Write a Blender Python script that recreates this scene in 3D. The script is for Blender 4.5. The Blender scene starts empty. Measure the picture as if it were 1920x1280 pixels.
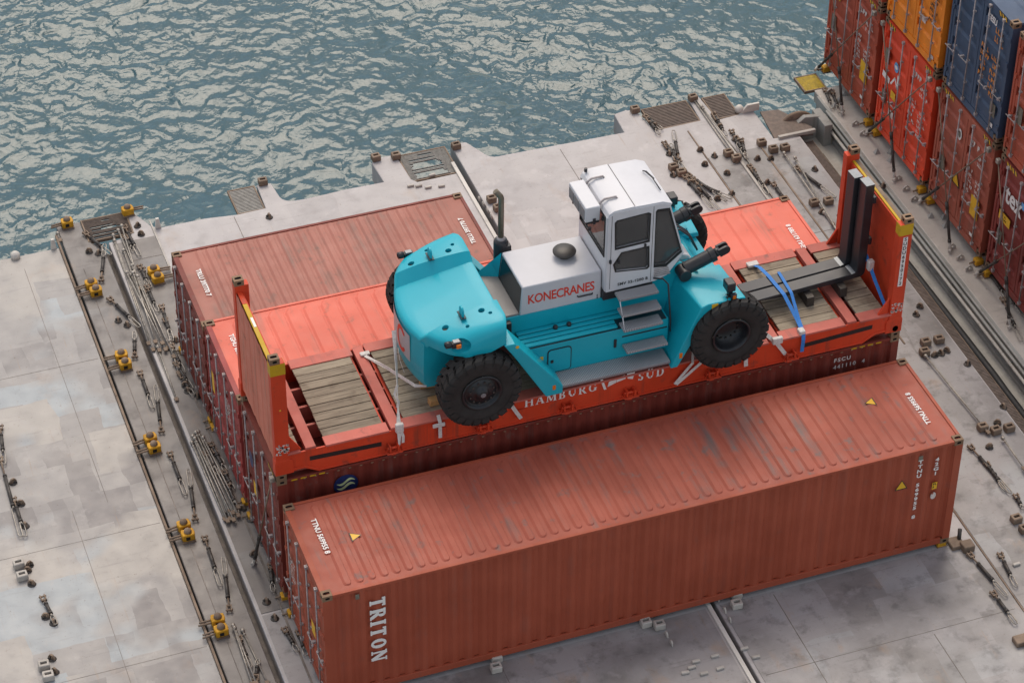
import bpy, bmesh, math, random
from mathutils import Vector, Matrix
random.seed(7)
R = math.radians
sc = bpy.context.scene
col = sc.collection

# ------------------------------------------------------------------ camera, sky, sun, exposure
cam_d = bpy.data.cameras.new('camera')
cam = bpy.data.objects.new('camera', cam_d)
col.objects.link(cam)
cam.location = (-8.33125, -31.88489, 35.75039)
cam.rotation_euler = (0.874339149, -0.00777981, -0.345910747)
cam_d.sensor_width = 36.0
cam_d.lens = 5108.125 / 1920 * 36.0
cam_d.clip_end = 3000
sc.camera = cam

SUN_EL, SUN_AZ = R(57), R(14)          # soft veiled sun over the sea, azimuth from +Y towards +X
world = bpy.data.worlds.new('World')
sc.world = world
world.use_nodes = True
wn, wl = world.node_tree.nodes, world.node_tree.links
wn.clear()
w_out = wn.new('ShaderNodeOutputWorld')
w_bg = wn.new('ShaderNodeBackground')
w_sky = wn.new('ShaderNodeTexSky')
w_sky.sky_type = 'NISHITA'
w_sky.sun_disc = False
w_sky.sun_elevation = SUN_EL
w_sky.sun_rotation = SUN_AZ
w_sky.air_density = 1.0
w_sky.dust_density = 3.0
w_sky.ozone_density = 1.0
# broken cloud over the whole dome: pale cream cloud, blue-grey gaps
w_tc = wn.new('ShaderNodeTexCoord')
w_map = wn.new('ShaderNodeMapping')
w_map.inputs['Scale'].default_value = (1.6, 1.6, 3.2)
w_no = wn.new('ShaderNodeTexNoise')
w_no.inputs['Scale'].default_value = 2.2
w_no.inputs['Detail'].default_value = 6
w_no.inputs['Roughness'].default_value = 0.55
w_rp = wn.new('ShaderNodeValToRGB')
w_rp.color_ramp.elements[0].position = 0.42
w_rp.color_ramp.elements[1].position = 0.72
w_mix = wn.new('ShaderNodeMix')
w_mix.data_type = 'RGBA'
w_mix.inputs['B'].default_value = (8.8, 8.2, 7.3, 1)
wl.new(w_tc.outputs['Generated'], w_map.inputs['Vector'])
wl.new(w_map.outputs['Vector'], w_no.inputs['Vector'])
wl.new(w_no.outputs['Fac'], w_rp.inputs['Fac'])
wl.new(w_rp.outputs['Color'], w_mix.inputs['Factor'])
wl.new(w_sky.outputs['Color'], w_mix.inputs['A'])
wl.new(w_mix.outputs['Result'], w_bg.inputs['Color'])
w_bg.inputs['Strength'].default_value = 0.15
wl.new(w_bg.outputs['Background'], w_out.inputs['Surface'])

sun_d = bpy.data.lights.new('sun', 'SUN')
sun_d.energy = 1.3
sun_d.angle = R(38)
sun_d.color = (1.0, 0.885, 0.72)
sun = bpy.data.objects.new('sun', sun_d)
col.objects.link(sun)
_d = Vector((math.sin(SUN_AZ) * math.cos(SUN_EL), math.cos(SUN_AZ) * math.cos(SUN_EL), math.sin(SUN_EL)))
sun.rotation_euler = _d.to_track_quat('Z', 'Y').to_euler()
sun.location = (10, 60, 60)

sc.view_settings.view_transform = 'Standard'
sc.view_settings.look = 'None'
sc.view_settings.gamma = 1.0
sc.view_settings.use_curve_mapping = False
sc.view_settings.exposure = 0.10
sc.cycles.max_bounces = 6
sc.cycles.caustics_reflective = False
sc.cycles.caustics_refractive = False

# ------------------------------------------------------------------ helpers
def srgb(r, g, b):
    f = lambda c: (c / 255 / 12.92) if c / 255 <= .04045 else ((c / 255 + .055) / 1.055) ** 2.4
    return (f(r), f(g), f(b), 1.0)

class NT:
    """small wrapper to write node trees compactly"""
    def __init__(s, name):
        s.m = bpy.data.materials.new(name)
        s.m.use_nodes = True
        s.t = s.m.node_tree
        s.t.nodes.clear()
        s.out = s.n('ShaderNodeOutputMaterial')
        s.b = s.n('ShaderNodeBsdfPrincipled')
        s.l(s.b.outputs[0], s.out.inputs['Surface'])
        s.pos = s.n('ShaderNodeNewGeometry').outputs['Position']
    def n(s, t, **k):
        x = s.t.nodes.new(t)
        for a, v in k.items():
            setattr(x, a, v)
        return x
    def l(s, a, b):
        s.t.links.new(a, b)
    def mapping(s, vec, scale, loc=(0, 0, 0), rot=(0, 0, 0)):
        m = s.n('ShaderNodeMapping')
        m.inputs['Scale'].default_value = scale
        m.inputs['Location'].default_value = loc
        m.inputs['Rotation'].default_value = rot
        s.l(vec, m.inputs['Vector'])
        return m.outputs[0]
    def noise(s, vec, scale, detail=4, rough=.55, dist=0.0):
        x = s.n('ShaderNodeTexNoise')
        x.inputs['Scale'].default_value = scale
        x.inputs['Detail'].default_value = detail
        x.inputs['Roughness'].default_value = rough
        x.inputs['Distortion'].default_value = dist
        s.l(vec, x.inputs['Vector'])
        return x.outputs['Fac']
    def ramp(s, fac, p0, p1, v0=0.0, v1=1.0):
        x = s.n('ShaderNodeMapRange')
        x.inputs['From Min'].default_value = p0
        x.inputs['From Max'].default_value = p1
        x.inputs['To Min'].default_value = v0
        x.inputs['To Max'].default_value = v1
        s.l(fac, x.inputs['Value'])
        return x.outputs[0]
    def mix(s, fac, a, b, mode='MIX'):
        x = s.n('ShaderNodeMix', data_type='RGBA', blend_type=mode)
        for v, k in ((fac, 'Factor'), (a, 'A'), (b, 'B')):
            if hasattr(v, 'links') or hasattr(v, 'is_linked'):
                s.l(v, x.inputs[k])
            elif k == 'Factor':
                x.inputs[0].default_value = v
            else:
                x.inputs[k].default_value = v
        return x.outputs['Result']
    def mul(s, a, b):
        x = s.n('ShaderNodeMath', operation='MULTIPLY')
        for i, v in enumerate((a, b)):
            if hasattr(v, 'is_linked'):
                s.l(v, x.inputs[i])
            else:
                x.inputs[i].default_value = v
        return x.outputs[0]
    def add(s, a, b):
        x = s.n('ShaderNodeMath', operation='ADD')
        for i, v in enumerate((a, b)):
            if hasattr(v, 'is_linked'):
                s.l(v, x.inputs[i])
            else:
                x.inputs[i].default_value = v
        return x.outputs[0]
    def bump(s, h, strength=.3, dist=.01):
        x = s.n('ShaderNodeBump')
        x.inputs['Strength'].default_value = strength
        x.inputs['Distance'].default_value = dist
        s.l(h, x.inputs['Height'])
        s.l(x.outputs[0], s.b.inputs['Normal'])
    def set(s, **k):
        for a, v in k.items():
            a = a.replace('_', ' ')
            if hasattr(v, 'is_linked'):
                s.l(v, s.b.inputs[a])
            else:
                s.b.inputs[a].default_value = v

def sc_(c, k):
    return (min(c[0] * k, 1), min(c[1] * k, 1), min(c[2] * k, 1), 1)

def paint(name, c, rough=.5, fade=.25, dirt=.35, rust=.3, streak=None, dirtc=(.13, .115, .10, 1), rustc=(.10, .035, .015, 1), scale=1.0, coat=0.0, spec=.28):
    """weathered paint: fading, grime, rust freckles; streak = grime stretched along x, y or z"""
    t = NT(name)
    v = t.mapping(t.pos, (scale,) * 3)
    big = t.noise(v, .9, 3)
    c1 = t.mix(t.ramp(big, .35, .68), sc_(c, 1 - fade * .5), (min(c[0] * (1 + fade) + .004, 1), min(c[1] * (1 + fade) + .006, 1), min(c[2] * (1 + fade) + .005, 1), 1))
    if streak:
        k = {'x': (.25, 5, 5), 'y': (4.5, .35, 4), 'z': (5, 5, .22)}[streak]
        st = t.noise(t.mapping(t.pos, k), 1.0, 5, .6)
        big2 = t.noise(v, 1.7, 2)
        f = t.mul(t.ramp(st, .53, .70), t.ramp(big2, .42, .58, .1, 1.0))
        c1 = t.mix(t.mul(f, dirt), c1, dirtc)
    spot = t.noise(v, 3.2, 6, .62)
    c1 = t.mix(t.mul(t.ramp(spot, .60, .72), dirt), c1, dirtc)
    fine = t.noise(v, 13.0, 5, .65)
    c1 = t.mix(t.mul(t.ramp(fine, .66, .74), rust), c1, rustc)
    grain = t.noise(v, 55.0, 3, .6)
    c1 = t.mix(.14, c1, t.mix(grain, (0, 0, 0, 1), (1, 1, 1, 1)), 'SOFT_LIGHT')
    t.set(Base_Color=c1, Roughness=t.add(t.ramp(spot, .35, .75, -.08, .14), rough))
    t.b.inputs['Specular IOR Level'].default_value = spec
    if coat:
        t.set(Coat_Weight=coat, Coat_Roughness=.12)
    t.bump(t.noise(v, 7.0, 4), .12, .012)
    return t.m

def plain(name, c, rough=.5, metal=0.0, var=.2, scale=9.0, spec=.5):
    t = NT(name)
    f = t.noise(t.pos, scale, 4, .6)
    t.set(Base_Color=t.mix(t.ramp(f, .3, .7), sc_(c, 1 - var), sc_(c, 1 + var)), Roughness=t.ramp(f, .3, .7, rough - .06, rough + .08), Metallic=metal)
    t.b.inputs['Specular IOR Level'].default_value = spec
    return t.m

class MB:
    """mesh builder: collects shapes, links them as ONE object"""
    def __init__(s):
        s.v, s.f, s.mi, s.sm = [], [], [], []
    def face(s, idx, mi=0, sm=False):
        s.f.append(tuple(idx)); s.mi.append(mi); s.sm.append(sm)
    def addv(s, pts):
        k = len(s.v); s.v.extend(tuple(p) for p in pts); return k
    def box(s, x0, x1, y0, y1, z0, z1, mi=0, rz=0.0, c=None):
        pts = [(x, y, z) for z in (z0, z1) for y in (y0, y1) for x in (x0, x1)]
        if rz:
            cx, cy = c if c else ((x0 + x1) / 2, (y0 + y1) / 2)
            ca, sa = math.cos(rz), math.sin(rz)
            pts = [(cx + (x - cx) * ca - (y - cy) * sa, cy + (x - cx) * sa + (y - cy) * ca, z) for x, y, z in pts]
        k = s.addv(pts)
        for q in ((0, 2, 3, 1), (4, 5, 7, 6), (0, 1, 5, 4), (2, 6, 7, 3), (0, 4, 6, 2), (1, 3, 7, 5)):
            s.face([k + i for i in q], mi)
        return s
    def prism(s, poly, d, axis='z', a0=0.0, a1=1.0, mi=0):
        """poly: 2D points; extruded along axis from a0 to a1. axis z:(x,y) y:(x,z) x:(y,z)"""
        def P(u, w, a):
            return {'z': (u, w, a), 'y': (u, a, w), 'x': (a, u, w)}[axis]
        n = len(poly)
        area = sum(poly[i][0] * poly[(i + 1) % n][1] - poly[(i + 1) % n][0] * poly[i][1] for i in range(n))
        if (area < 0) != (axis == 'y'):
            poly = poly[::-1]
        k = s.addv([P(u, w, a0) for u, w in poly] + [P(u, w, a1) for u, w in poly])
        s.face([k + i for i in range(n)][::-1], mi)
        s.face([k + n + i for i in range(n)], mi)
        for i in range(n):
            j = (i + 1) % n
            s.face((k + i, k + j, k + n + j, k + n + i), mi)
        return s
    def tube(s, p0, p1, r, n=8, mi=0, r1=None, cap=True):
        p0, p1 = Vector(p0), Vector(p1)
        r1 = r if r1 is None else r1
        d = (p1 - p0).normalized()
        u = d.orthogonal().normalized(); w = d.cross(u)
        ring = lambda c, rr: [c + (u * math.cos(2 * math.pi * i / n) + w * math.sin(2 * math.pi * i / n)) * rr for i in range(n)]
        k = s.addv(ring(p0, r) + ring(p1, r1))
        for i in range(n):
            j = (i + 1) % n
            s.face((k + i, k + j, k + n + j, k + n + i), mi, True)
        if cap:
            s.face([k + i for i in range(n)][::-1], mi)
            s.face([k + n + i for i in range(n)], mi)
        return s
    def path(s, pts, r, n=8, mi=0):
        pts = [Vector(p) for p in pts]
        prev = None; rings = []
        for i, p in enumerate(pts):
            a = pts[max(i - 1, 0)]; b = pts[min(i + 1, len(pts) - 1)]
            d = (b - a).normalized()
            u = d.orthogonal().normalized() if prev is None else (prev - d * prev.dot(d)).normalized()
            prev = u; w = d.cross(u)
            rings.append(s.addv([p + (u * math.cos(2 * math.pi * q / n) + w * math.sin(2 * math.pi * q / n)) * r for q in range(n)]))
        for a, b in zip(rings, rings[1:]):
            for i in range(n):
                j = (i + 1) % n
                s.face((a + i, a + j, b + j, b + i), mi, True)
        s.face([rings[0] + i for i in range(n)][::-1], mi)
        s.face([rings[-1] + i for i in range(n)], mi)
        return s
    def lathe(s, prof, c=(0, 0, 0), axis='z', n=24, mi=0, cap=True):
        """prof: (radius, height) pairs along axis through c"""
        rings = []
        for r, h in prof:
            pts = []
            for i in range(n):
                a = 2 * math.pi * i / n
                u, w = r * math.cos(a), r * math.sin(a)
                q = {'z': (u, w, h), 'y': (u, h, -w), 'x': (h, u, w)}[axis]
                pts.append((q[0] + c[0], q[1] + c[1], q[2] + c[2]))
            rings.append(s.addv(pts))
        for a, b in zip(rings, rings[1:]):
            for i in range(n):
                j = (i + 1) % n
                s.face((a + i, a + j, b + j, b + i), mi, True)
        if cap:
            s.face([rings[0] + i for i in range(n)][::-1], mi)
            s.face([rings[-1] + i for i in range(n)], mi)
        return s
    def ribbon(s, pts, w, t=.006, side=None, mi=0):
        """flat strap along pts, width w along side vector"""
        pts = [Vector(p) for p in pts]
        ks = []
        for i, p in enumerate(pts):
            a = pts[max(i - 1, 0)]; b = pts[min(i + 1, len(pts) - 1)]
            d = (b - a).normalized()
            sd = Vector(side[i] if isinstance(side, list) else side)
            sd = (sd - d * sd.dot(d)).normalized()
            nn = d.cross(sd)
            ks.append(s.addv([p + sd * w / 2 + nn * t / 2, p - sd * w / 2 + nn * t / 2, p - sd * w / 2 - nn * t / 2, p + sd * w / 2 - nn * t / 2]))
        for a, b in zip(ks, ks[1:]):
            for i in range(4):
                j = (i + 1) % 4
                s.face((a + i, a + j, b + j, b + i), mi)
        s.face([ks[0] + i for i in range(4)][::-1], mi)
        s.face([ks[-1] + i for i in range(4)], mi)
        return s
    def mesh(s, name, mats):
        me = bpy.data.meshes.new(name)
        me.from_pydata(s.v, [], s.f)
        for m in (mats if isinstance(mats, (list, tuple)) else [mats]):
            me.materials.append(m)
        me.polygons.foreach_set('material_index', s.mi)
        me.polygons.foreach_set('use_smooth', s.sm)
        me.update()
        bm = bmesh.new(); bm.from_mesh(me)
        bmesh.ops.recalc_face_normals(bm, faces=bm.faces)
        bm.to_mesh(me); bm.free()
        return me
    def build(s, name, mats, parent=None, bevel=0.0, seg=2, loc=None):
        return link(name, s.mesh(name, mats), parent, bevel, seg, loc)

def link(name, me, parent=None, bevel=0.0, seg=2, loc=None, rot=None):
    o = bpy.data.objects.new(name, me)
    col.objects.link(o)
    if parent: o.parent = parent
    if loc: o.location = loc
    if rot: o.rotation_euler = rot
    if bevel:
        m = o.modifiers.new('bevel', 'BEVEL')
        m.width = bevel; m.segments = seg; m.limit_method = 'ANGLE'; m.angle_limit = R(35)
        m.harden_normals = False
        for p in me.polygons: p.use_smooth = True
        try:
            me.set_sharp_from_angle(angle=R(40))
        except Exception:
            pass
    return o

def tag(o, label=None, cat=None, group=None, kind=None):
    if label: o['label'] = label
    if cat: o['category'] = cat
    if group: o['group'] = group
    if kind: o['kind'] = kind
    return o

def empty(name, loc=(0, 0, 0), rz=0.0, label=None, cat=None, group=None):
    o = bpy.data.objects.new(name, None)
    col.objects.link(o)
    o.location = loc; o.rotation_euler = (0, 0, rz)
    o.empty_display_size = .3
    return tag(o, label, cat, group)

def kids(o):
    return KIDS.get(o, [])

def copy_tree(o, parent=None):
    c = o.copy(); col.objects.link(c); c.parent = parent
    for ch in o.children:
        copy_tree(ch, c)
    return c

def boolean(o, cutter_me):
    """cut cutter mesh out of o and drop the cutter"""
    c = bpy.data.objects.new('cutter', cutter_me); col.objects.link(c)
    c.parent = o.parent
    m = o.modifiers.new('cut', 'BOOLEAN'); m.object = c; m.operation = 'DIFFERENCE'; m.solver = 'EXACT'
    dg = bpy.context.evaluated_depsgraph_get(); dg.update()
    me = bpy.data.meshes.new_from_object(o.evaluated_get(dg))
    o.modifiers.clear(); o.data = me
    bpy.data.objects.remove(c)

def text(s, size, mat, parent, origin, right, up, name='lettering', bold=0.0, align='LEFT', spacing=1.0, line=1.0, depth=.0012, xscale=1.0):
    cu = bpy.data.curves.new('type', 'FONT')
    cu.body = s; cu.size = size; cu.offset = bold; cu.extrude = depth
    cu.align_x = align; cu.space_character = spacing; cu.space_line = line
    cu.resolution_u = 3
    o = bpy.data.objects.new('type', cu); col.objects.link(o)
    me = bpy.data.meshes.new_from_object(o)
    bpy.data.objects.remove(o)
    bpy.data.curves.remove(cu)
    r, u = Vector(right).normalized(), Vector(up).normalized()
    nn = r.cross(u)
    M = Matrix(((r.x * xscale, u.x, nn.x, origin[0]), (r.y * xscale, u.y, nn.y, origin[1]), (r.z * xscale, u.z, nn.z, origin[2]), (0, 0, 0, 1)))
    me.transform(M)
    me.materials.clear(); me.materials.append(mat)
    return link(name, me, parent)

def strokes(s, h, mat, parent, origin, right, up, name='lettering', thick=.24, thin=.10, serif=.09, gap=.14, depth=.003):
    """slab and book serif capitals drawn as flat strokes; returns one mesh"""
    T, t, e = thick, thin, serif
    def seg(a, b, w, cap=False): return ('l', a, b, w)
    def arc(cx, cz, rx, rz, a0, a1, w0, w1): return ('a', cx, cz, rx, rz, a0, a1, w0, w1)
    G = {
     'T': (.80, [seg((.4, 0), (.4, 1), T), seg((.04, 1 - t / 2), (.76, 1 - t / 2), t), seg((.2, t / 3), (.6, t / 3), t * .7), seg((.04 + e / 2, 1), (.04 + e / 2, .78), e), seg((.76 - e / 2, 1), (.76 - e / 2, .78), e)]),
     'R': (.84, [seg((.2, 0), (.2, 1), T), seg((.02, t / 3), (.4, t / 3), t * .7), seg((.02, 1 - t / 2), (.45, 1 - t / 2), t), seg((.2, .5), (.45, .5), t), arc(.45, .75, .26, .25, -90, 90, t, T), seg((.42, .5), (.72, t / 2), T), seg((.62, t / 3), (.88, t / 3), t * .7)]),
     'I': (.44, [seg((.22, 0), (.22, 1), T), seg((.02, t / 3), (.42, t / 3), t * .7), seg((.02, 1 - t / 3), (.42, 1 - t / 3), t * .7)]),
     'O': (.90, [arc(.45, .5, .40, .5, 0, 360, T, t)]),
     'N': (.92, [seg((.16, 0), (.16, 1), t), seg((.76, 0), (.76, 1), t), seg((.18, 1 - .04), (.74, .04), T), seg((.0, t / 3), (.32, t / 3), t * .7), seg((.0, 1 - t / 3), (.26, 1 - t / 3), t * .7), seg((.6, 1 - t / 3), (.92, 1 - t / 3), t * .7)]),
     'H': (.94, [seg((.18, 0), (.18, 1), T), seg((.76, 0), (.76, 1), T), seg((.18, .52), (.76, .52), t), seg((.0, t / 3), (.36, t / 3), t * .7), seg((.0, 1 - t / 3), (.36, 1 - t / 3), t * .7), seg((.58, t / 3), (.94, t / 3), t * .7), seg((.58, 1 - t / 3), (.94, 1 - t / 3), t * .7)]),
     'A': (.90, [seg((.12, 0), (.46, 1), t), seg((.46, 1), (.78, 0), T), seg((.24, .34), (.66, .34), t), seg((.0, t / 3), (.28, t / 3), t * .7), seg((.6, t / 3), (.94, t / 3), t * .7)]),
     'M': (1.12, [seg((.16, 0), (.2, 1), t), seg((.94, 0), (.92, 1), T), seg((.2, 1), (.56, .08), T), seg((.56, .08), (.9, 1), t), seg((.0, t / 3), (.32, t / 3), t * .7), seg((.76, t / 3), (1.12, t / 3), t * .7), seg((.02, 1 - t / 3), (.26, 1 - t / 3), t * .7), seg((.86, 1 - t / 3), (1.1, 1 - t / 3), t * .7)]),
     'B': (.80, [seg((.2, 0), (.2, 1), T), seg((.02, t / 2), (.42, t / 2), t), seg((.02, 1 - t / 2), (.42, 1 - t / 2), t), seg((.2, .52), (.42, .52), t), arc(.42, .76, .22, .24, -90, 90, t, T), arc(.42, .26, .28, .26, -90, 90, t, T)]),
     'U': (.90, [seg((.18, .3), (.18, 1), T), seg((.74, .3), (.74, 1), t), arc(.46, .3, .28, .3, 180, 360, T, t), seg((.0, 1 - t / 3), (.36, 1 - t / 3), t * .7), seg((.58, 1 - t / 3), (.9, 1 - t / 3), t * .7)]),
     'G': (.92, [arc(.47, .5, .40, .5, 40, 330, T, t), seg((.76, .08), (.76, .46), T), seg((.58, .46), (.94, .46), t * .7), seg((.78, .7), (.78, .98), t * .7)]),
     'S': (.66, [arc(.33, .74, .25, .26, 20, 270, T * .7, t), arc(.33, .26, .25, .26, -160, 90, T * .7, t), seg((.58, .74), (.58, .98), t * .7), seg((.08, .02), (.08, .28), t * .7)]),
     'D': (.90, [seg((.2, 0), (.2, 1), T), seg((.02, t / 2), (.42, t / 2), t), seg((.02, 1 - t / 2), (.42, 1 - t / 2), t), arc(.42, .5, .40, .5, -90, 90, t, T)]),
    }
    G['Ü'] = (.90, G['U'][1] + [seg((.3, 1.08), (.3, 1.22), T * .8), seg((.62, 1.08), (.62, 1.22), T * .8)])
    r, u = Vector(right).normalized(), Vector(up).normalized()
    nn = r.cross(u); o0 = Vector(origin)
    mb = MB(); x = 0.0; lay = 0
    def quad(pts, dz):
        k = mb.addv([o0 + r * (p[0] * h) + u * (p[1] * h) + nn * dz for p in pts])
        mb.face(range(k, k + len(pts)))
    for ch in s:
        if ch == ' ':
            x += .5; continue
        w, ss = G[ch]
        for i, q in enumerate(ss):
            dz = depth + .0006 * i
            if q[0] == 'l':
                _, a, b, wd = q
                a, b = Vector((a[0] + x, a[1])), Vector((b[0] + x, b[1]))
                dd = (b - a).normalized(); pn = Vector((-dd.y, dd.x)) * wd / 2
                quad([a + pn, a - pn, b - pn, b + pn], dz)
            else:
                _, cx, cz, rx, rz, a0, a1, w0, w1 = q
                n = 16; ring = []
                for j in range(n + 1):
                    a = R(a0 + (a1 - a0) * j / n)
                    wd = t + (T - t) * abs(math.cos(a))
                    ring.append(((cx + x + rx * math.cos(a), cz + rz * math.sin(a)), (cx + x + max(rx - wd, .02) * math.cos(a), cz + max(rz - wd * (1 if abs(math.cos(a)) < .5 else .8), .02) * math.sin(a))))
                for (p0, i0), (p1, i1) in zip(ring, ring[1:]):
                    quad([p0, p1, i1, i0], dz)
        x += w + gap
    me = mb.mesh(name, mat)
    return link(name, me, parent), x * h

# ------------------------------------------------------------------ materials
M = {}
M['brown'] = paint('brown_paint', (.345, .074, .037, 1), .50, .12, .16, .15, 'z', dirtc=(.16, .12, .105, 1))
M['brown_roof'] = paint('brown_roof_paint', (.345, .086, .054, 1), .52, .18, .85, .22, 'y', dirtc=(.165, .135, .125, 1))
M['pale_brown'] = paint('faded_brown_roof_paint', (.360, .140, .105, 1), .55, .15, .60, .2, 'y', dirtc=(.19, .145, .12, 1))
M['maroon'] = paint('maroon_paint', (.175, .030, .020, 1), .50, .2, .35, .3, 'z')
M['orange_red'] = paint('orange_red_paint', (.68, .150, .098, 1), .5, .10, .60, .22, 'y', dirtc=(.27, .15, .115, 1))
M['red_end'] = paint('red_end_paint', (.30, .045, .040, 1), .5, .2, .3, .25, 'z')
M['rack_red'] = paint('flat_rack_red_paint', (.58, .055, .018, 1), .5, .15, .65, .45, 'z', dirtc=(.17, .055, .035, 1))
M['rack_top'] = paint('worn_lit_red_deck_paint', (.47, .125, .095, 1), .6, .25, .75, .4, 'y', dirtc=(.20, .12, .105, 1))  # worn red, its colour paled to pink for the light on upward faces
M['rack_end'] = paint('faded_red_end_wall_paint', (.57, .170, .110, 1), .55, .15, .6, .45, 'z', dirtc=(.2, .11, .07, 1))
M['yellow_mark'] = paint('yellow_marking_paint', (.52, .32, .012, 1), .5, .1, .4, .35)
M['stack_brown'] = paint('stack_brown_paint', (.375, .078, .042, 1), .5, .2, .30, .2, 'z', dirtc=(.12, .07, .05, 1))
M['stack_brown_b'] = paint('stack_brown_paint', (.335, .085, .052, 1), .5, .2, .35, .2, 'z', dirtc=(.12, .08, .06, 1))
M['stack_red'] = paint('stack_red_paint', (.68, .068, .026, 1), .45, .2, .25, .15, 'z', dirtc=(.25, .07, .05, 1))
M['stack_orange'] = paint('stack_orange_paint', (.78, .24, .022, 1), .45, .15, .22, .2, 'z', dirtc=(.3, .12, .04, 1))
M['stack_blue'] = paint('stack_blue_paint', (.052, .080, .135, 1), .5, .2, .35, .2, 'z', dirtc=(.09, .09, .10, 1))
M['stack_maroon'] = paint('stack_maroon_paint', (.215, .036, .029, 1), .5, .2, .3, .2, 'z')
M['casting'] = paint('rusty_casting', (.20, .125, .075, 1), .65, .3, .5, .5, dirtc=(.07, .05, .04, 1))
M['hole'] = plain('dark_hole', (.012, .010, .009, 1), .9)
M['galv'] = plain('galvanised_bar', (.36, .32, .315, 1), .55, .15, .3)
M['rodsteel'] = plain('worn_lashing_steel', (.34, .31, .27, 1), .45, .5, .35, 14)
M['dark_steel'] = plain('greasy_dark_steel', (.055, .048, .043, 1), .5, .3, .4, 12)
M['rust_steel'] = paint('rusty_fitting', (.20, .145, .105, 1), .7, .3, .55, .5, dirtc=(.06, .04, .03, 1), scale=3)
M['fitting'] = paint('worn_deck_fitting', (.42, .39, .35, 1), .6, .2, .5, .5, dirtc=(.15, .11, .08, 1), scale=3)
M['twist_yellow'] = paint('twist_lock_yellow', (.52, .265, .014, 1), .6, .25, .7, .6, scale=5)
M['white'] = plain('white_print', (.78, .76, .73, 1), .55, 0, .05)
M['stencil'] = plain('worn_white_stencil', (.60, .53, .49, 1), .6, 0, .25, 30)
M['yellow'] = plain('yellow_sticker', (.74, .42, .02, 1), .45, 0, .06)
M['black'] = plain('black_print', (.015, .015, .015, 1), .5)
M['orange_print'] = plain('orange_print', (.55, .20, .03, 1), .5)
M['grey_patch'] = plain('grey_patch', (.17, .155, .12, 1), .6)
M['navy'] = plain('navy_print', (.018, .028, .105, 1), .4)
M['pale_green'] = plain('pale_green_print', (.62, .68, .36, 1), .4)
M['sky_print'] = plain('light_blue_print', (.12, .33, .60, 1), .4)

def deck_paint(name, cols, patch, dirt, rust=.35, wear=(.20, .175, .155, 1)):
    """steel deck, rolled over in blocky patches of differing greys, with grime and rust bleeding"""
    t = NT(name)
    c1 = cols[0]
    jig = t.n('ShaderNodeTexNoise'); jig.inputs['Scale'].default_value = .9; jig.inputs['Detail'].default_value = 4
    t.l(t.pos, jig.inputs['Vector'])
    off = t.n('ShaderNodeVectorMath', operation='MULTIPLY_ADD')
    t.l(jig.outputs['Color'], off.inputs[0]); off.inputs[1].default_value = (.32, .32, 0); t.l(t.pos, off.inputs[2])
    for i, (sx, sy, seed) in enumerate(((1.35, .62, 0.0), (.52, .95, 3.7), (2.3, 1.25, 9.1))):
        br = t.n('ShaderNodeTexBrick')
        br.offset = .37; br.offset_frequency = 2; br.squash = .6; br.squash_frequency = 3
        br.inputs['Scale'].default_value = 1.0
        br.inputs['Mortar Size'].default_value = 0.0
        br.inputs['Brick Width'].default_value = sx
        br.inputs['Row Height'].default_value = sy
        br.inputs['Color1'].default_value = (0, 0, 0, 1)
        br.inputs['Color2'].default_value = (1, 1, 1, 1)
        t.l(t.mapping(off.outputs[0], (1, 1, 1), (seed, seed * .7, 0)), br.inputs['Vector'])
        where = t.ramp(t.noise(t.mapping(t.pos, (1, 1, 1), (seed * 3, 5, 0)), .38, 3), .48, .56)
        pick = t.ramp(br.outputs['Color'], .45, .62)
        c1 = t.mix(t.mul(t.mul(pick, where), patch), c1, cols[(i + 1) % len(cols)])
    big = t.noise(t.pos, .55, 5, .6)
    c1 = t.mix(t.mul(t.ramp(big, .46, .72), dirt), c1, wear)
    mid = t.noise(t.pos, 2.6, 6, .62)
    c1 = t.mix(t.mul(t.ramp(mid, .54, .74), dirt), c1, sc_(wear, .8))
    rs = t.noise(t.mapping(t.pos, (1, .55, 1)), 1.5, 6, .6)
    c1 = t.mix(t.mul(t.ramp(rs, .60, .78), rust), c1, (.36, .22, .12, 1))
    fine = t.noise(t.pos, 17, 4, .7)
    c1 = t.mix(t.mul(t.ramp(fine, .62, .74), .65), c1, (.13, .09, .065, 1))
    run = t.noise(t.mapping(t.pos, (.8, 9, 1), (4, 1, 0), (0, 0, R(14))), 1.0, 5, .65)
    c1 = t.mix(t.mul(t.ramp(run, .60, .74), .45), c1, sc_(wear, .62))
    scr = t.noise(t.mapping(t.pos, (14, .7, 1), (2, 6, 0), (0, 0, R(-9))), 1.0, 6, .7)
    c1 = t.mix(t.mul(t.ramp(scr, .62, .72), .40), c1, (.30, .19, .11, 1))
    pale = t.noise(t.mapping(t.pos, (1, 1, 1), (9, 4, 0)), 1.9, 6, .66)
    c1 = t.mix(t.mul(t.ramp(pale, .58, .66), .35), c1, sc_(cols[0], 1.3))
    gr = t.noise(t.pos, 60, 3, .6)
    c1 = t.mix(.12, c1, t.mix(gr, (0, 0, 0, 1), (1, 1, 1, 1)), 'SOFT_LIGHT')
    t.set(Base_Color=c1, Roughness=t.ramp(mid, .3, .7, .36, .62))
    t.bump(t.add(t.noise(t.pos, .9, 3), t.mul(fine, .03)), .25, .05)
    return t.m

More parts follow.
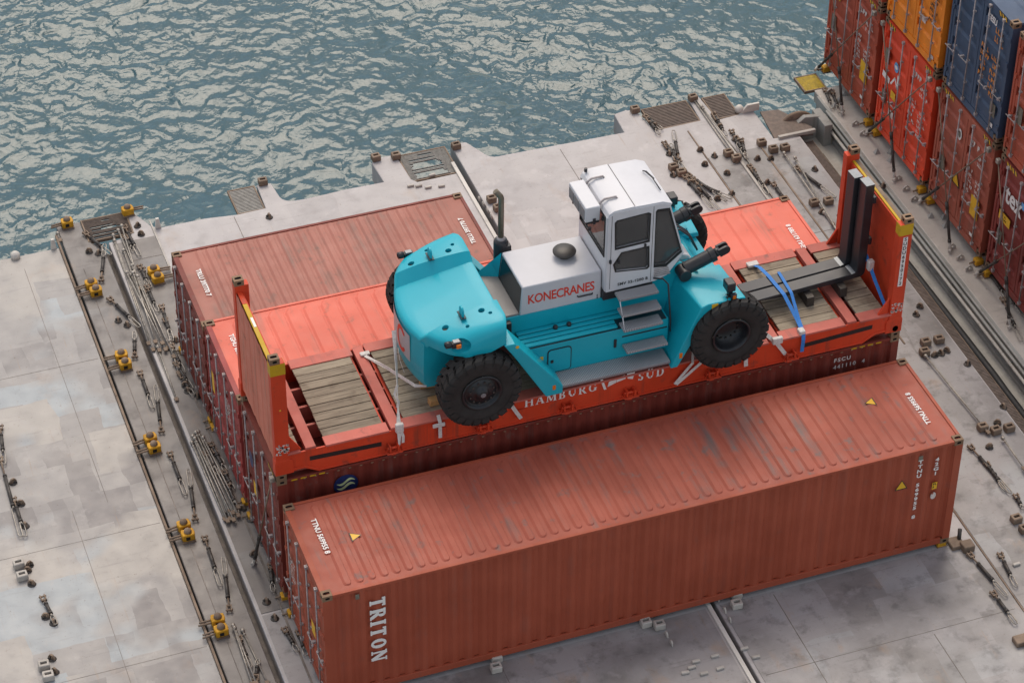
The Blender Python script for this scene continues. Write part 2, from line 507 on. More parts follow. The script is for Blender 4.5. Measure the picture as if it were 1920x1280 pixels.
M['deck_light'] = deck_paint('deck_light_paint', [(0.289, 0.275, 0.265, 1), (0.323, 0.352, 0.367, 1), (0.198, 0.185, 0.183, 1), (0.362, 0.338, 0.310, 1)], 1.0, .20, .30, (0.289, 0.275, 0.268, 1))
M['deck_strip'] = deck_paint('deck_strip_paint', [(0.179, 0.163, 0.153, 1), (0.207, 0.205, 0.205, 1), (0.150, 0.136, 0.128, 1)], .7, .5, .35, (0.111, 0.098, 0.089, 1))
M['deck_main'] = deck_paint('deck_main_paint', [(0.405, 0.382, 0.378, 1), (0.444, 0.430, 0.430, 1), (0.343, 0.325, 0.326, 1)], .6, .26, .40, (0.318, 0.285, 0.263, 1))
M['deck_aft'] = deck_paint('deck_aft_paint_and_shade', [(0.304, 0.288, 0.284, 1), (0.338, 0.340, 0.341, 1), (0.212, 0.198, 0.191, 1)], .8, .8, .6, (0.140, 0.130, 0.124, 1))
M['deck_right'] = deck_paint('deck_right_paint', [(.46, .42, .375, 1), (.49, .455, .41, 1), (.41, .375, .335, 1)], .35, .3, .2)
M['edge_white'] = paint('deck_edge_paint', (.58, .55, .50, 1), .5, .1, .25, .3)
M['seam'] = plain('dark_weld_seam', (.17, .145, .125, 1), .7, 0, .45, 3)
M['trench'] = deck_paint('trench_floor_paint', [(.44, .41, .36, 1), (.46, .43, .39, 1), (.40, .37, .33, 1)], .35, .4, .25)
M['coaming'] = paint('coaming_grey_paint', (.29, .285, .265, 1), .55, .2, .45, .35, 'z', dirtc=(.10, .085, .07, 1))
M['grating'] = plain('rusty_grating', (.15, .115, .095, 1), .7, .1, .35)
M['grating_grey'] = plain('grey_grating', (.28, .27, .25, 1), .6, .2, .3)
M['grating_yellow'] = plain('yellow_grating', (.50, .36, .03, 1), .6, 0, .25)
M['rubber'] = plain('black_rubber', (.012, .012, .012, 1), .6)

# water: murky teal body, real ripples from bump, sky and veiled sun in the facets
t = NT('sea_water')
wp = t.mapping(t.pos, (1.0, 1.0, 1.0), rot=(0, 0, R(17)))
sw = t.noise(t.mapping(wp, (.055, .075, 1), (8, 3.6, 0)), 1.0, 2, .5, .4)
n1 = t.noise(t.mapping(wp, (.62, .56, 1)), 1.0, 1, .4, .8)
n2 = t.noise(t.mapping(wp, (1.9, 1.75, 1), (3, 8, 0)), 1.0, 0, .4, .8)
n3 = t.noise(t.mapping(wp, (6.0, 5.0, 1), (7, 3, 0)), 1.0, 1, .4, .6)
gust = t.ramp(t.noise(t.mapping(wp, (1, 1, 1), (11, 2, 0)), .07, 3, .6), .40, .60, .6, 1.0)
h = t.add(t.add(t.mul(sw, 5.0), t.mul(n1, .42)), t.mul(gust, t.add(t.mul(n2, .36), t.mul(n3, .085))))
t.bump(h, 1.0, .30)
t.set(Base_Color=t.mix(t.noise(wp, .08, 3), (.008, .056, .074, 1), (.014, .072, .088, 1)), Roughness=.13)
t.b.inputs['IOR'].default_value = 1.48
M['water'] = t.m

# ------------------------------------------------------------------ the sea and the ship's deck
DZ = -0.1
mb = MB()
mb.face([mb.addv([(-900, -300, 0), (900, -300, 0), (900, 1500, 0), (-900, 1500, 0)]) + i for i in range(4)])
tag(mb.build('water', M['water'], loc=(0, 0, -15.0)), kind='structure')

def slab(name, poly, mat, th=.5, z=DZ, edge=None, bev=.02):
    m = MB().prism(poly, None, 'z', z - th, z)
    return tag(m.build(name, mat, None, bev, 2), kind='structure')

def fillet(cx, cy, r, a0, a1, n=5):
    return [(cx + r * math.cos(R(a0 + (a1 - a0) * i / n)), cy + r * math.sin(R(a0 + (a1 - a0) * i / n))) for i in range(n + 1)]

slab('hatch_cover', [(-15, -14), (-1.60, -14), (-1.60, 14.48), (-15, 14.48)], M['deck_light'])
slab('hatch_strip', [(-1.54, -14), (-.70, -14), (-.70, 14.30)] + [(-.90, 14.40), (-.98, 14.62), (-.98, 15.22), (-1.50, 15.26)], M['deck_strip'])
# main covers with tabs along the outboard edge
slab('hatch_cover', [(-.57, -14), (7.36, -14), (7.36, 14.22), (6.36, 14.20), (6.26, 14.34), (6.22, 15.2), (6.10, 15.34), (5.70, 15.34), (5.62, 15.2), (5.66, 14.44)]
     + [(4.9, 14.46), (3.9, 14.42)] + fillet(3.62, 14.72, .28, 270, 190, 4) + [(3.30, 15.22), (2.98, 15.26), (2.94, 14.38)] + [(2.30, 14.36), (1.6, 14.46), (.56, 14.46)]
     + [(.42, 14.62), (.16, 15.22), (.04, 15.26), (.02, 14.60), (-.06, 14.40), (-.57, 14.30)], M['deck_main'])
slab('hatch_cover', [(7.405, -14), (15.06, -14), (15.06, 13.0), (14.46, 13.12), (14.46, 14.26), (14.10, 14.24), (13.55, 14.20), (13.50, 15.2), (13.24, 15.24), (13.17, 14.3), (12.05, 14.28), (11.92, 15.16), (11.70, 15.24), (11.40, 15.18), (11.36, 14.44)]
     + [(8.6, 14.52)] + fillet(8.36, 14.78, .26, 270, 200, 4) + [(7.86, 15.26), (7.50, 15.32)], M['deck_main'])
# darker worn sheets on the covers; near the camera their tone includes painted shade
slab('deck_plate', [(12.76, -13.9), (15.02, -13.9), (15.02, 12.9), (12.76, 12.9)], M['deck_aft'], .01, DZ + .012, bev=0)
slab('deck_plate', [(-.50, -13.9), (7.22, -13.9), (7.22, -.02), (.2, -.02), (.2, 2.5), (-.50, 2.5)], M['deck_aft'], .01, DZ + .012, bev=0)
slab('deck_plate', [(7.52, -13.9), (12.70, -13.9), (12.70, -.02), (7.52, -.02)], M['deck_aft'], .01, DZ + .012, bev=0)
slab('deck_strip', [(-.50, 2.56), (.42, 2.56), (.42, 14.2), (-.50, 14.2)], M['deck_strip'], .01, DZ + .012, bev=0)
# bars and seams
def bar(name, x0, x1, y0, y1, z0, z1, mat):
    return tag(MB().box(x0, x1, y0, y1, z0, z1).build(name, mat, None, .004, 1), kind='structure')
bar('edge_bar', -1.60, -1.555, -14, 14.9, DZ - .05, DZ + .035, M['rust_steel'])
bar('edge_bar', 7.27, 7.35, -14, 14.6, DZ - .02, DZ + .04, M['edge_white'])
bar('gap_gutter', -.70, -.57, -14, 14.3, DZ - .5, DZ - .30, M['seam'])
bar('gap_gutter', 7.36, 7.405, -14, 15.2, DZ - .5, DZ - .30, M['seam'])
bar('edge_bar', .43, .465, 10.5, 14.75, DZ, DZ + .03, M['fitting'])
bar('edge_bar', 12.715, 12.745, -14, 14.0, DZ, DZ + .022, M['rust_steel'])
bar('edge_bar', 14.02, 14.06, 5.6, 12.9, DZ, DZ + .03, M['rust_steel'])
bar('edge_bar', 13.36, 13.42, 7.9, 15.1, DZ, DZ + .05, M['fitting'])
for (x0, x1, y0, y1) in ((-12, -1.65, 10.62, 10.628), (-5.2, -1.65, 5.52, 5.527), (-12, -1.65, 2.1, 2.108), (-3.158, -3.15, -8, 6.4), (-2.458, -2.45, 6.4, 14.0),
                         (8.55, 8.564, -9, -.1), (7.6, 12.6, -1.92, -1.908), (9.75, 9.765, 10.4, 14.3), (10.9, 10.915, -9, -2.0),
                         (-1.28, -1.265, -9, 13.6), (2.2, 2.215, 10.4, 14.3), (12.8, 15.0, 9.6, 9.615), (-.5, .4, 13.5, 13.515), (3.2, 3.21, -9, -.1), (-.4, 7.2, -2.5, -2.488)):
    bar('weld_seam', x0, x1, y0, y1, DZ - .002, DZ + (.0165 if x0 > 7.5 and y1 < 10 or x0 > -1 and y1 < 3 or y0 == 13.5 else .005), M['seam'])
# step of the cover nearer the camera along the strip
bar('edge_bar', -.14, -.10, -14, 8.9, DZ + .012, DZ + .03, M['seam'])

# ------------------------------------------------------------------ cross-deck trench on the right and the platform under the far stack
slab('trench_floor', [(15.06, -14), (16.20, -14), (16.20, 13.6), (15.06, 13.6)], M['trench'], .2, -.66, bev=0)
slab('platform', [(16.12, -14), (34, -14), (34, 14.55), (16.12, 14.55)], M['deck_right'], .3, DZ)
bar('coaming_wall', 16.07, 16.14, -14, 14.3, -.66, DZ - .006, M['coaming'])
bar('trench_step', 15.98, 16.068, -14, 13.2, -.66, -.56, M['coaming'])
g = empty('walkway_grating', (15.22, 0, -.30), 0, 'long narrow rusty walkway grating between the hatch cover and the black seal of the trench', 'grating')
m = MB()
for i in range(540):
    y = -10 + i * .0426
    m.box(-.15, .15, y, y + .030, -.03, 0)
tag(m.build('bar', M['grating'], g), kind='stuff')
m = MB(); m.box(-.165, -.15, -10, 13, -.05, .01); m.box(.15, .165, -10, 13, -.05, .01); m.box(-.01, .01, -10, 13, -.06, -.031)
m.build('frame', M['rust_steel'], g)
g = empty('rubber_seal', (15.50, 0, -.38), 0, 'long black rubber seal lying in the trench beside the walkway grating', 'seal')
MB().path([(0.10, -10, -.1), (.02, 3.9, -.05), (0, 4.4, 0), (-.05, 9, 0), (-.16, 12.2, -.02), (-.30, 12.9, -.05)], .085, 10).build('tube', M['rubber'], g)
bar('trench_lining', 15.40, 15.47, -14, 12.6, -.66, -.40, M['rubber'])
g = empty('pipe_rail', (0, 0, 0), 0, 'three grey pipes running along the top of the trench wall', 'pipe')
for i, (x, z, r) in enumerate(((15.93, -.30, .035), (15.99, -.20, .035), (16.04, -.11, .030))):
    MB().tube((x, -10, z), (x, 13.7, z), r, 8).build('pipe', M['coaming'] if i else M['fitting'], g)
for y in (-4, -1, 2.2, 4.6, 7.3, 9.9, 12.2):
    MB().box(15.90, 16.065, y, y + .05, -.36, -.33).build('bracket', M['coaming'], g)
g = empty('end_flange', (15.32, 13.75, -.45), 0, 'round brown flange plate at the seaward end of the trench', 'flange')
MB().lathe([(.0, -.05), (.44, -.05), (.47, 0), (.44, .05), (.0, .05)], axis='y', n=28, cap=False).build('disc', M['rust_steel'], g)
MB().prism([(-.35, -.42), (.50, -.42), (.50, .36), (.1, .42), (-.2, .2)], None, 'y', -.22, -.10).build('plate', M['coaming'], g, .01)
MB().box(.42, .62, -.6, .1, -.5, .36).build('bracket', M['coaming'], g, .01)
slab('landing_plate', [(14.50, 13.16), (15.40, 13.04), (15.50, 13.3), (15.05, 14.18), (14.62, 14.24)], M['grating'], .04, DZ - .05, bev=.005)
bar('edge_bar', 14.55, 15.45, 13.02, 13.10, DZ - .01, DZ + .07, M['fitting'])
g = empty('edge_fin', (14.35, 14.26, DZ), 0, 'pale upright plate on the outboard edge beside the slatted grating', 'plate')
MB().prism([(-.22, 0), (.24, 0), (.24, .20), (-.06, .20)], None, 'y', -.03, .03).build('plate', M['edge_white'], g, .008)
for (x, y, s) in ((-1.72, 14.48, 1), (.56, 14.46, 1), (-2.55, 14.44, 0), (14.14, 14.34, 0)):
    if s:
        tag(MB().prism([(-.06, 0), (.07, 0), (.03, .26), (-.04, .26)], None, 'y', -.03, .03).build('edge_fin', M['edge_white'], None, .006, 1, (x, y, DZ)), {-1.72: 'short white stub post at the sea edge left of the rod bundle', .56: 'short white stub post at the sea edge right of the rod bundle'}[x], 'post')
    else:
        o = tag(MB().lathe([(.02, 0), (.10, .0), (.10, .10), (.06, .15), (0.0, .16)], n=12, cap=False).build('edge_roller', M['edge_white'], None, 0, 1, (x, y, DZ)), {-2.55: 'small white knob on the sea edge at the far left', 14.14: 'small white knob on the sea edge beside the pale upright plate'}[x], 'knob')

# slatted gratings that bridge the tabs at the sea edge
def grating(x0, x1, y0, y1, z, nb, mat, label, holes=None, name='slatted_grating', along='x', barw=.022):
    g = empty(name, ((x0 + x1) / 2, (y0 + y1) / 2, z), 0, label, 'grating')
    w, d = (x1 - x0) / 2, (y1 - y0) / 2
    m = MB()
    for i in range(nb):
        if along == 'x':
            y = -d + 2 * d * (i + .5) / nb
            segs = [(-w, w)] if not holes else holes(y, w)
            for a, b in segs: m.box(a, b, y - barw / 2, y + barw / 2, -.035, 0)
        else:
            x = -w + 2 * w * (i + .5) / nb
            segs = [(-d, d)] if not holes else holes(x, d)
            for a, b in segs: m.box(x - barw / 2, x + barw / 2, a, b, -.035, 0)
    tag(m.build('bar', mat, g), kind='stuff')
    m = MB()
    m.box(-w, w, -d - .03, -d, -.06, .01); m.box(-w, w, d, d + .03, -.06, .01)
    m.box(-w - .03, -w, -d - .03, d + .03, -.06, .01); m.box(w, w + .03, -d - .03, d + .03, -.06, .01)
    m.build('frame', M['rust_steel'], g)
    return g
def hole1(y, w):
    return [(-w, w)] if random.random() < .45 else [(-w, -w + .10 + random.random() * .25), (w - .12 - random.random() * .25, w)] if y < .22 else [(-w, -w + .42 - random.random() * .1), (w - .42 + random.random() * .1, w)] if y < .30 else [(-w, w)]
grating(-.94, 0.0, 14.48, 15.22, DZ, 20, M['grating'], 'broken grating with gaps over the sea at the head of the rod bundle', hole1, barw=.014)
grating(2.34, 2.90, 14.40, 15.24, DZ - .02, 17, M['grating_grey'], 'small grey slatted grating standing out over the sea beside a white tab', barw=.026)
def hole3(y, w):
    if random.random() < .5: return [(-w, w)]
    return [(-w, -w + .10 + .22 * max(0, y) + random.random() * .10), (w - .16 - .4 * max(0, y) - random.random() * .1, w)] if y < .36 else [(-w, -.12), (.2, w)]
grating(6.26, 7.33, 14.28, 15.26, DZ - .02, 26, M['grating_grey'], 'torn grating with gaps over the sea beyond the short faded container', hole3, barw=.016)
grating(12.08, 13.14, 14.32, 15.14, DZ - .02, 15, M['grating'], 'weathered slatted grating at the sea edge between two pale tabs behind the cab', barw=.030)
grating(13.56, 14.08, 14.26, 15.10, DZ - .02, 15, M['grating'], 'slatted grating at the sea edge to the right of the long pale tab', barw=.030)
grating(15.92, 16.42, 14.60, 15.16, DZ - .02, 14, M['grating_yellow'], 'yellow slatted grating hanging over the sea at the foot of the far stack', name='yellow_grating', barw=.022)
# ------------------------------------------------------------------ shipping containers
CW = 2.438
CACHE = {}
def cached(key, fn):
    if key not in CACHE: CACHE[key] = fn()
    return CACHE[key]

def casting_mesh():
    """corner casting with an oval slot in the top and holes in all four sides, .178 x .162 x .118, centred in x and y"""
    m = MB(); a, b, h = .089, .081, .118
    def slotface(P, hu, hv, su, sv, n=10):
        out = [P(-hu, -hv, 0), P(hu, -hv, 0), P(hu, hv, 0), P(-hu, hv, 0)]
        inn, deep = [], []
        for i in range(n):
            an = 2 * math.pi * i / n + math.pi / n
            u, v = su * math.copysign(abs(math.cos(an)) ** .6, math.cos(an)), sv * math.copysign(abs(math.sin(an)) ** .6, math.sin(an))
            inn.append(P(u, v, 0)); deep.append(P(u, v, -.03))
        k = m.addv(out); k1 = m.addv(inn); k2 = m.addv(deep)
        cor = lambda i: (0 if math.cos(2 * math.pi * i / n + math.pi / n) < 0 and math.sin(2 * math.pi * i / n + math.pi / n) < 0 else 1 if math.sin(2 * math.pi * i / n + math.pi / n) < 0 else 2 if math.cos(2 * math.pi * i / n + math.pi / n) > 0 else 3)
        for i in range(n):
            j = (i + 1) % n; ci, cj = cor(i), cor(j)
            m.face((k1 + i, k1 + j, k + ci) if ci == cj else (k1 + i, k1 + j, k + cj, k + ci), 0)
            m.face((k1 + i, k2 + i, k2 + j, k1 + j), 1)
        m.face([k2 + i for i in range(n)], 1)
    slotface(lambda u, v, d: (u, v, h + d), a, b, .062, .032)
    slotface(lambda u, v, d: (u, v, 0 - d), a, b, .062, .032)
    slotface(lambda u, v, d: (u, -b - d, h / 2 + v), a, h / 2, .04, .026)
    slotface(lambda u, v, d: (u, b + d, h / 2 + v), a, h / 2, .04, .026)
    slotface(lambda u, v, d: (a + d, u, h / 2 + v), b, h / 2, .03, .026)
    slotface(lambda u, v, d: (-a - d, u, h / 2 + v), b, h / 2, .03, .026)
    return m.mesh('corner_casting', [M['casting'], M['hole']])
CAST = casting_mesh()

def side_mesh(L, H, mat, z0, z1, sgn):
    """trapezoid corrugated wall; outer flats just inside the rails"""
    m = MB(); x = .118; pr = []
    while x < L - .15:
        for dx, d in ((.072, .012), (.068, .012), (.070, .056), (.068, .056)):
            if x > L - .152: break
            pr.append((x, d)); x += dx
    pr.append((L - .148, .012))
    yy = (lambda d: d) if sgn < 0 else (lambda d: CW - d)
    k = m.addv([(x, yy(d), z0) for x, d in pr] + [(x, yy(d), z1) for x, d in pr]); n = len(pr)
    for i in range(n - 1):
        m.face((k + i, k + i + 1, k + n + i + 1, k + n + i))
    return m.mesh('side_panel', mat)

def roof_mesh(L, H, mat, pitch, width, margin, hgt=.022, seg=5):
    m = MB(); z = H - .03
    k = m.addv([(.0, .06, z), (L, .06, z), (L, CW - .06, z), (.0, CW - .06, z)])
    m.face(range(k, k + 4))
    n = int((L - .75) / pitch); x0 = L / 2 - (n - 1) * pitch / 2
    for i in range(n):
        x = x0 + i * pitch; w = width / 2
        def ring(w, e, zz):
            pts = []
            for cy, a0 in ((CW - margin - w - e, 0), (margin + w + e, 180)):
                for q in range(seg + 1):
                    a = R(a0 + 180 * q / seg)
                    pts.append((x + w * math.cos(a), cy + w * math.sin(a), zz))
            return m.addv(pts)
        N = 2 * (seg + 1)
        ra, rb = ring(w, 0, z + .001), ring(w - min(.028, width * .2), .022, z + hgt)
        for q in range(len(m.v) - 2 * (seg + 1), len(m.v)):
            m.v[q] = (m.v[q][0] + min(.016, width * .11), m.v[q][1], m.v[q][2])
        for q in range(N):
            j = (q + 1) % N
            m.face((ra + q, ra + j, rb + j, rb + q))
        m.face([rb + q for q in range(N)])
    return m.mesh('roof', mat)

def door_mesh(H, mat, w):
    """door leaf standing in the x=0 plane, y 0..w, horizontal pressed corrugations"""
    m = MB(); z0, z1 = .17, H - .15; s = .09
    m.box(.015, .055, 0, s, z0, z1); m.box(.015, .055, w - s, w, z0, z1)
    m.box(.015, .055, s, w - s, z0, z0 + .10); m.box(.015, .055, s, w - s, z1 - .10, z1)
    n = 5; za, zb = z0 + .10, z1 - .10; p = (zb - za) / n
    pr = []
    for i in range(n):
        z = za + i * p
        pr += [(z, .022), (z + p * .50, .022), (z + p * .60, .066), (z + p * .90, .066)]
    pr.append((zb, .022))
    k = m.addv([(d, s, z) for z, d in pr] + [(d, w - s, z) for z, d in pr]); q = len(pr)
    for i in range(q - 1):
        m.face((k + i, k + i + 1, k + q + i + 1, k + q + i))
    return m.mesh('door', mat)

def lockbar_mesh(H):
    m = MB(); z0, z1 = .10, H - .08
    m.tube((-.030, 0, z0), (-.030, 0, z1), .0165, 8)
    for z in (z0, z1 - .06):
        m.box(-.055, .012, -.032, .032, z, z + .06, 1)
    for f in (.16, .36, .58, .8):
        z = z0 + (z1 - z0) * f
        m.box(-.045, .014, -.028, .028, z, z + .03, 1)
    return m.mesh('locking_bar', [M['galv'], M['galv']])

def handle_mesh():
    m = MB()
    m.tube((-.06, -.03, 0), (-.06, .34, -.012), .010, 6)
    m.box(-.066, -.03, -.03, .03, -.022, .022); m.box(-.07, .015, .21, .26, -.026, .026)
    return m.mesh('handle', M['galv'])

def container(label, loc, L, H, side, roof, endm, ribs, group, cast=None, doors=True):
    t = empty('shipping_container', loc, 0, label, 'container', group)
    sm, rm, em = M[side], M[roof], M[endm]
    def C(key, fn, name, **k):
        return link(name, cached(key, fn), t, **k)
    for sy in (0, 1):
        for sx in (0, 1):
            for sz in (0, 1):
                o = link('corner_casting', CAST, t, loc=(.089 if not sx else L - .089, .081 if not sy else CW - .081, 0 if not sz else H - .118))
    def post(x0, x1, w):
        m = MB(); m.box(x0, x1, 0, w, .118, H - .118)
        return m.mesh('corner_post', sm if x0 > 1 else em)
    for x0, x1, w, k in ((.0, .12, .065, 'a'), (L - .15, L, .05, 'b')):
        for y in (0, CW):
            me = cached(('post', L, H, side, endm, k), lambda: post(x0, x1, w))
            o = link('corner_post', me, t)
            if y: o.location.y = CW - w
    rail = lambda n, z0, z1, w: MB().box(.178, L - .178, 0, w, z0, z1).mesh(n, sm)
    for y in (0, 1):
        o = link('top_rail', cached(('tr', L, H, side), lambda: rail('top_rail', H - .075, H - .012, .062)), t, .006)
        o.location.y = (CW - .062) if y else 0
        o = link('bottom_rail', cached(('br', L, H, side), lambda: rail('bottom_rail', .015, .16, .05)), t, .006)
        o.location.y = (CW - .05) if y else 0
        C(('side', L, H, side, y), lambda: side_mesh(L, H, sm, .16, H - .075, -1 if y == 0 else 1), 'side_panel')
    C(('roof', L, H, roof, ribs), lambda: roof_mesh(L, H, rm, *ribs), 'roof')
    # plates that close the roof at both ends between the castings
    C(('rp', L, H, roof), lambda: MB().box(.0, .10, .165, CW - .165, H - .13, H - .008).mesh('header', em), 'header')
    C(('rp2', L, H, roof), lambda: MB().box(L - .06, L, .165, CW - .165, H - .10, H - .008).mesh('end_rail', sm), 'end_rail')
    C(('sill2', L, H, side), lambda: MB().box(L - .06, L, .165, CW - .165, .0, .14).mesh('end_sill', sm), 'end_sill')
    C(('sill', L, H, endm), lambda: MB().box(.0, .10, .165, CW - .165, .0, .155).mesh('sill', em), 'sill')
    def endp():
        m = MB(); pr = []; y = .05
        while y < CW - .05:
            for dy, d in ((.09, .012), (.07, .012), (.09, .05), (.07, .05)):
                if y < CW - .05: pr.append((y, d))
                y += dy
        pr.append((CW - .05, .012)); n = len(pr)
        k = m.addv([(L - d, y, .14) for y, d in pr] + [(L - d, y, H - .1) for y, d in pr])
        for i in range(n - 1): m.face((k + i, k + i + 1, k + n + i + 1, k + n + i))
        return m.mesh('end_panel', sm)
    C(('endp', L, H, side), endp, 'end_panel')
    MB().box(.2, L - .2, .06, CW - .06, .10, .14).build('floor', M['hole'], t)
    if doors:
        w = (CW - .13 - .02) / 2
        for i in (0, 1):
            y0 = .065 if i == 0 else CW - .065 - w
            d = link('door', cached(('door', H, endm), lambda: door_mesh(H, em, w)), t, loc=(0, y0, 0))
            for f in (.24, .74):
                link('locking_bar', cached(('lock', H), lambda: lockbar_mesh(H)), d, loc=(0, w * f, 0))
                o = link('handle', cached('handle', handle_mesh), d, loc=(0, w * f, H * (.36 if f < .5 else .33)))
                o.rotation_euler = (R(180) if (i == 0) else 0, 0, 0)
            for z in (.35, .95, H - 1.0, H - .4):
                link('hinge', cached(('hinge', endm), lambda: MB().box(-.02, .03, -.03, .06, -.05, .05).mesh('hinge', em)), d, loc=(0, -.03 if i == 0 else w - .03, z))
    return t

def sticker_triangle(par, c, right, up, s, name='warning_sticker'):
    r, u = Vector(right), Vector(up); n = r.cross(u); c = Vector(c)
    m = MB()
    for k, (q, dz) in enumerate(((1.0, .0), (.78, .0012))):
        i = m.addv([c + r * (-s * .55 * q) + u * (-s * .45 * q) + n * dz, c + r * (s * .55 * q) + u * (-s * .45 * q) + n * dz, c + u * (s * .55 * q) + n * dz])
        m.face((i, i + 1, i + 2), 1 - k)
    i = m.addv([c + r * -.02 + u * -.10 * s + n * .0024, c + r * .02 + u * -.10 * s + n * .0024, c + r * .008 + u * .22 * s + n * .0024, c + r * -.008 + u * .22 * s + n * .0024])
    return m.build(name, [M['yellow'], M['black']], par)

def panel(par, c, right, up, w, h, mat, name='placard', dz=0.0, rnd=0):
    r, u = Vector(right).normalized(), Vector(up).normalized(); n = r.cross(u); c = Vector(c) + n * dz
    m = MB()
    if rnd:
        k = m.addv([c + r * (w / 2 * math.cos(2 * math.pi * i / 20)) + u * (h / 2 * math.sin(2 * math.pi * i / 20)) for i in range(20)])
        m.face(range(k, k + 20))
    else:
        k = m.addv([c - r * w / 2 - u * h / 2, c + r * w / 2 - u * h / 2, c + r * w / 2 + u * h / 2, c - r * w / 2 + u * h / 2])
        m.face(range(k, k + 4))
    return m.build(name, mat, par)

def marks(par, c, right, up, w, rows, mat, ch=.055, seed=1, name='stencil_marking'):
    """small worn stencil print too fine to read: rows of short strokes"""
    rr = random.Random(seed)
    r, u = Vector(right).normalized(), Vector(up).normalized(); n = r.cross(u); c = Vector(c)
    m = MB()
    for j in range(rows):
        x = -w / 2; y = -j * ch * 1.55
        end = w / 2 - rr.random() * w * .35
        while x < end:
            cw = ch * (.4 + rr.random() * .3)
            if rr.random() < .82:
                p = c + r * x + u * y
                if rr.random() < .5:
                    pts = [p, p + r * cw, p + r * cw + u * ch * .3, p + r * ch * .22 + u * ch * .3, p + r * ch * .22 + u * ch, p + u * ch]
                else:
                    pts = [p, p + r * cw * .5, p + r * cw * .5 + u * ch * .4, p + r * cw + u * ch * .4, p + r * cw + u * ch, p + u * ch]
                k = m.addv(pts); m.face(range(k, k + 6))
            x += cw * 1.35
    return tag(m.build(name, mat, par), kind='stuff')

def hazard(par, y0, y1, z0, z1, x=-.004):
    m = MB()
    k = m.addv([(x, y0, z0), (x, y1, z0), (x, y1, z1), (x, y0, z1)]); m.face(range(k, k + 4), 1)
    n = max(3, int((y1 - y0) / .10)); p = (y1 - y0) / n
    for i in range(n):
        a = y0 + i * p
        k = m.addv([(x - .002, a, z0), (x - .002, a + p * .5, z0), (x - .002, min(a + p * .95, y1), z1), (x - .002, a + p * .45, z1)])
        m.face(range(k, k + 4), 0)
    return m.build('hazard_stripe', [M['yellow'], M['black']], par)

L40, L20, HS, HC = 12.192, 6.058, 2.591, 2.896
GRP = 'containers lashed on the hatch covers'
# --- front container
c = container('long brown container nearest the camera with white lettering down its left side', (0, 0, 0), L40, HS, 'brown', 'brown_roof', 'brown', (.2235, .150, .16), GRP)
XR, YD = (1, 0, 0), (0, -1, 0)
text('TTNU 569955 8', .135, M['white'], c, (.36, 1.92, HS - .0045), (0, -1, 0), (1, 0, 0), bold=.004)
text('TTNU 569955 8', .135, M['white'], c, (L40 - .36, .60, HS - .0045), (0, 1, 0), (-1, 0, 0), bold=.004)
for x in (.96, 11.0):
    sticker_triangle(c, (x + .02, 1.26 if x < 5 else 1.5, HS - .0035), (0, -1, 0) if x < 5 else (0, 1, 0), (1, 0, 0) if x < 5 else (-1, 0, 0), .21)
strokes('TRITON', .285, M['white'], c, (.83, .006, 2.27), (0, 0, -1), (1, 0, 0), thick=.27, thin=.15, serif=.15, gap=.16)
text('T\nT\nN\nU\n \n5\n6\n9\n9\n5\n5\n \n8', .115, M['white'], c, (11.36, .006, 2.24), (1, 0, 0), (0, 0, 1), bold=.004, align='CENTER', line=1.0, xscale=1.25)
text('4\n2\nG\n1', .115, M['white'], c, (11.70, .006, 2.20), (1, 0, 0), (0, 0, 1), bold=.004, align='CENTER', line=1.0, xscale=1.25)
sticker_triangle(c, (11.02, .006, 1.80), (1, 0, 0), (0, 0, 1), .24)
panel(c, (11.72, .006, 1.58), (1, 0, 0), (0, 0, 1), .10, .17, M['yellow'], 'size_sticker')
marks(c, (11.72, .003, 1.60), (1, 0, 0), (0, 0, 1), .07, 2, M['black'], .05, 3)
panel(c, (11.72, .006, 1.33), (1, 0, 0), (0, 0, 1), .11, .17, M['stencil'], 'round_emblem', rnd=1)
marks(c, (11.72, .003, 1.36), (1, 0, 0), (0, 0, 1), .07, 2, M['brown'], .05, 5)
panel(c, (11.35, .006, 2.36), (1, 0, 0), (0, 0, 1), .09, .13, M['grey_patch'], 'scuffed_plate')
panel(c, (.62, .006, 2.40), (1, 0, 0), (0, 0, 1), .07, .12, M['grey_patch'], 'scuffed_plate')
marks(c, (-.028, 1.9, 1.7), (0, -1, 0), (0, 0, 1), .5, 6, M['stencil'], .06, 11)
panel(c, (-.030, .62, 1.25), (0, -1, 0), (0, 0, 1), .22, .3, M['yellow'])

# --- tall container under the flat rack
Y2 = 2.734
c = container('dark maroon tall container that carries the red flat rack', (0, Y2, 0), L40, HC, 'maroon', 'maroon', 'maroon', (.2235, .150, .16), GRP)
m = MB()
for i in range(54):
    x = .5 + i * .21
    m.lathe([(.03, -.006), (.026, .002), (.0, .002)], c=(x, -.001, 2.835), axis='y', n=6, cap=False)
tag(m.build('stud', M['casting'], c), kind='stuff')
text('FSCU', .125, M['stencil'], c, (10.86, .006, HC - .30), XR, (0, 0, 1), bold=.004, spacing=1.3)
text('441110  4', .125, M['stencil'], c, (10.86, .006, HC - .47), XR, (0, 0, 1), bold=.004, spacing=1.3)
k = panel(c, (1.26, .006, HC - .46), XR, (0, 0, 1), .46, .46, M['navy'], 'round_logo', rnd=1)
m = MB()
for (dz, ww) in ((.055, .045), (-.05, .05)):
    top, bot = [], []
    for i in range(13):
        u = -.17 + .34 * i / 12
        z = dz + .05 * math.sin(u * 17)
        top.append((1.26 + u, .003, HC - .46 + z + ww * (1 - (u / .19) ** 2))); bot.append((1.26 + u, .003, HC - .46 + z - ww * (1 - (u / .19) ** 2) * .4))
    a = m.addv(top + bot)
    for i in range(12): m.face((a + i, a + i + 1, a + 14 + i, a + 13 + i))
m.build('logo_wave', M['pale_green'], k)
hazard(c, .2, .6, HC - .10, HC - .03)
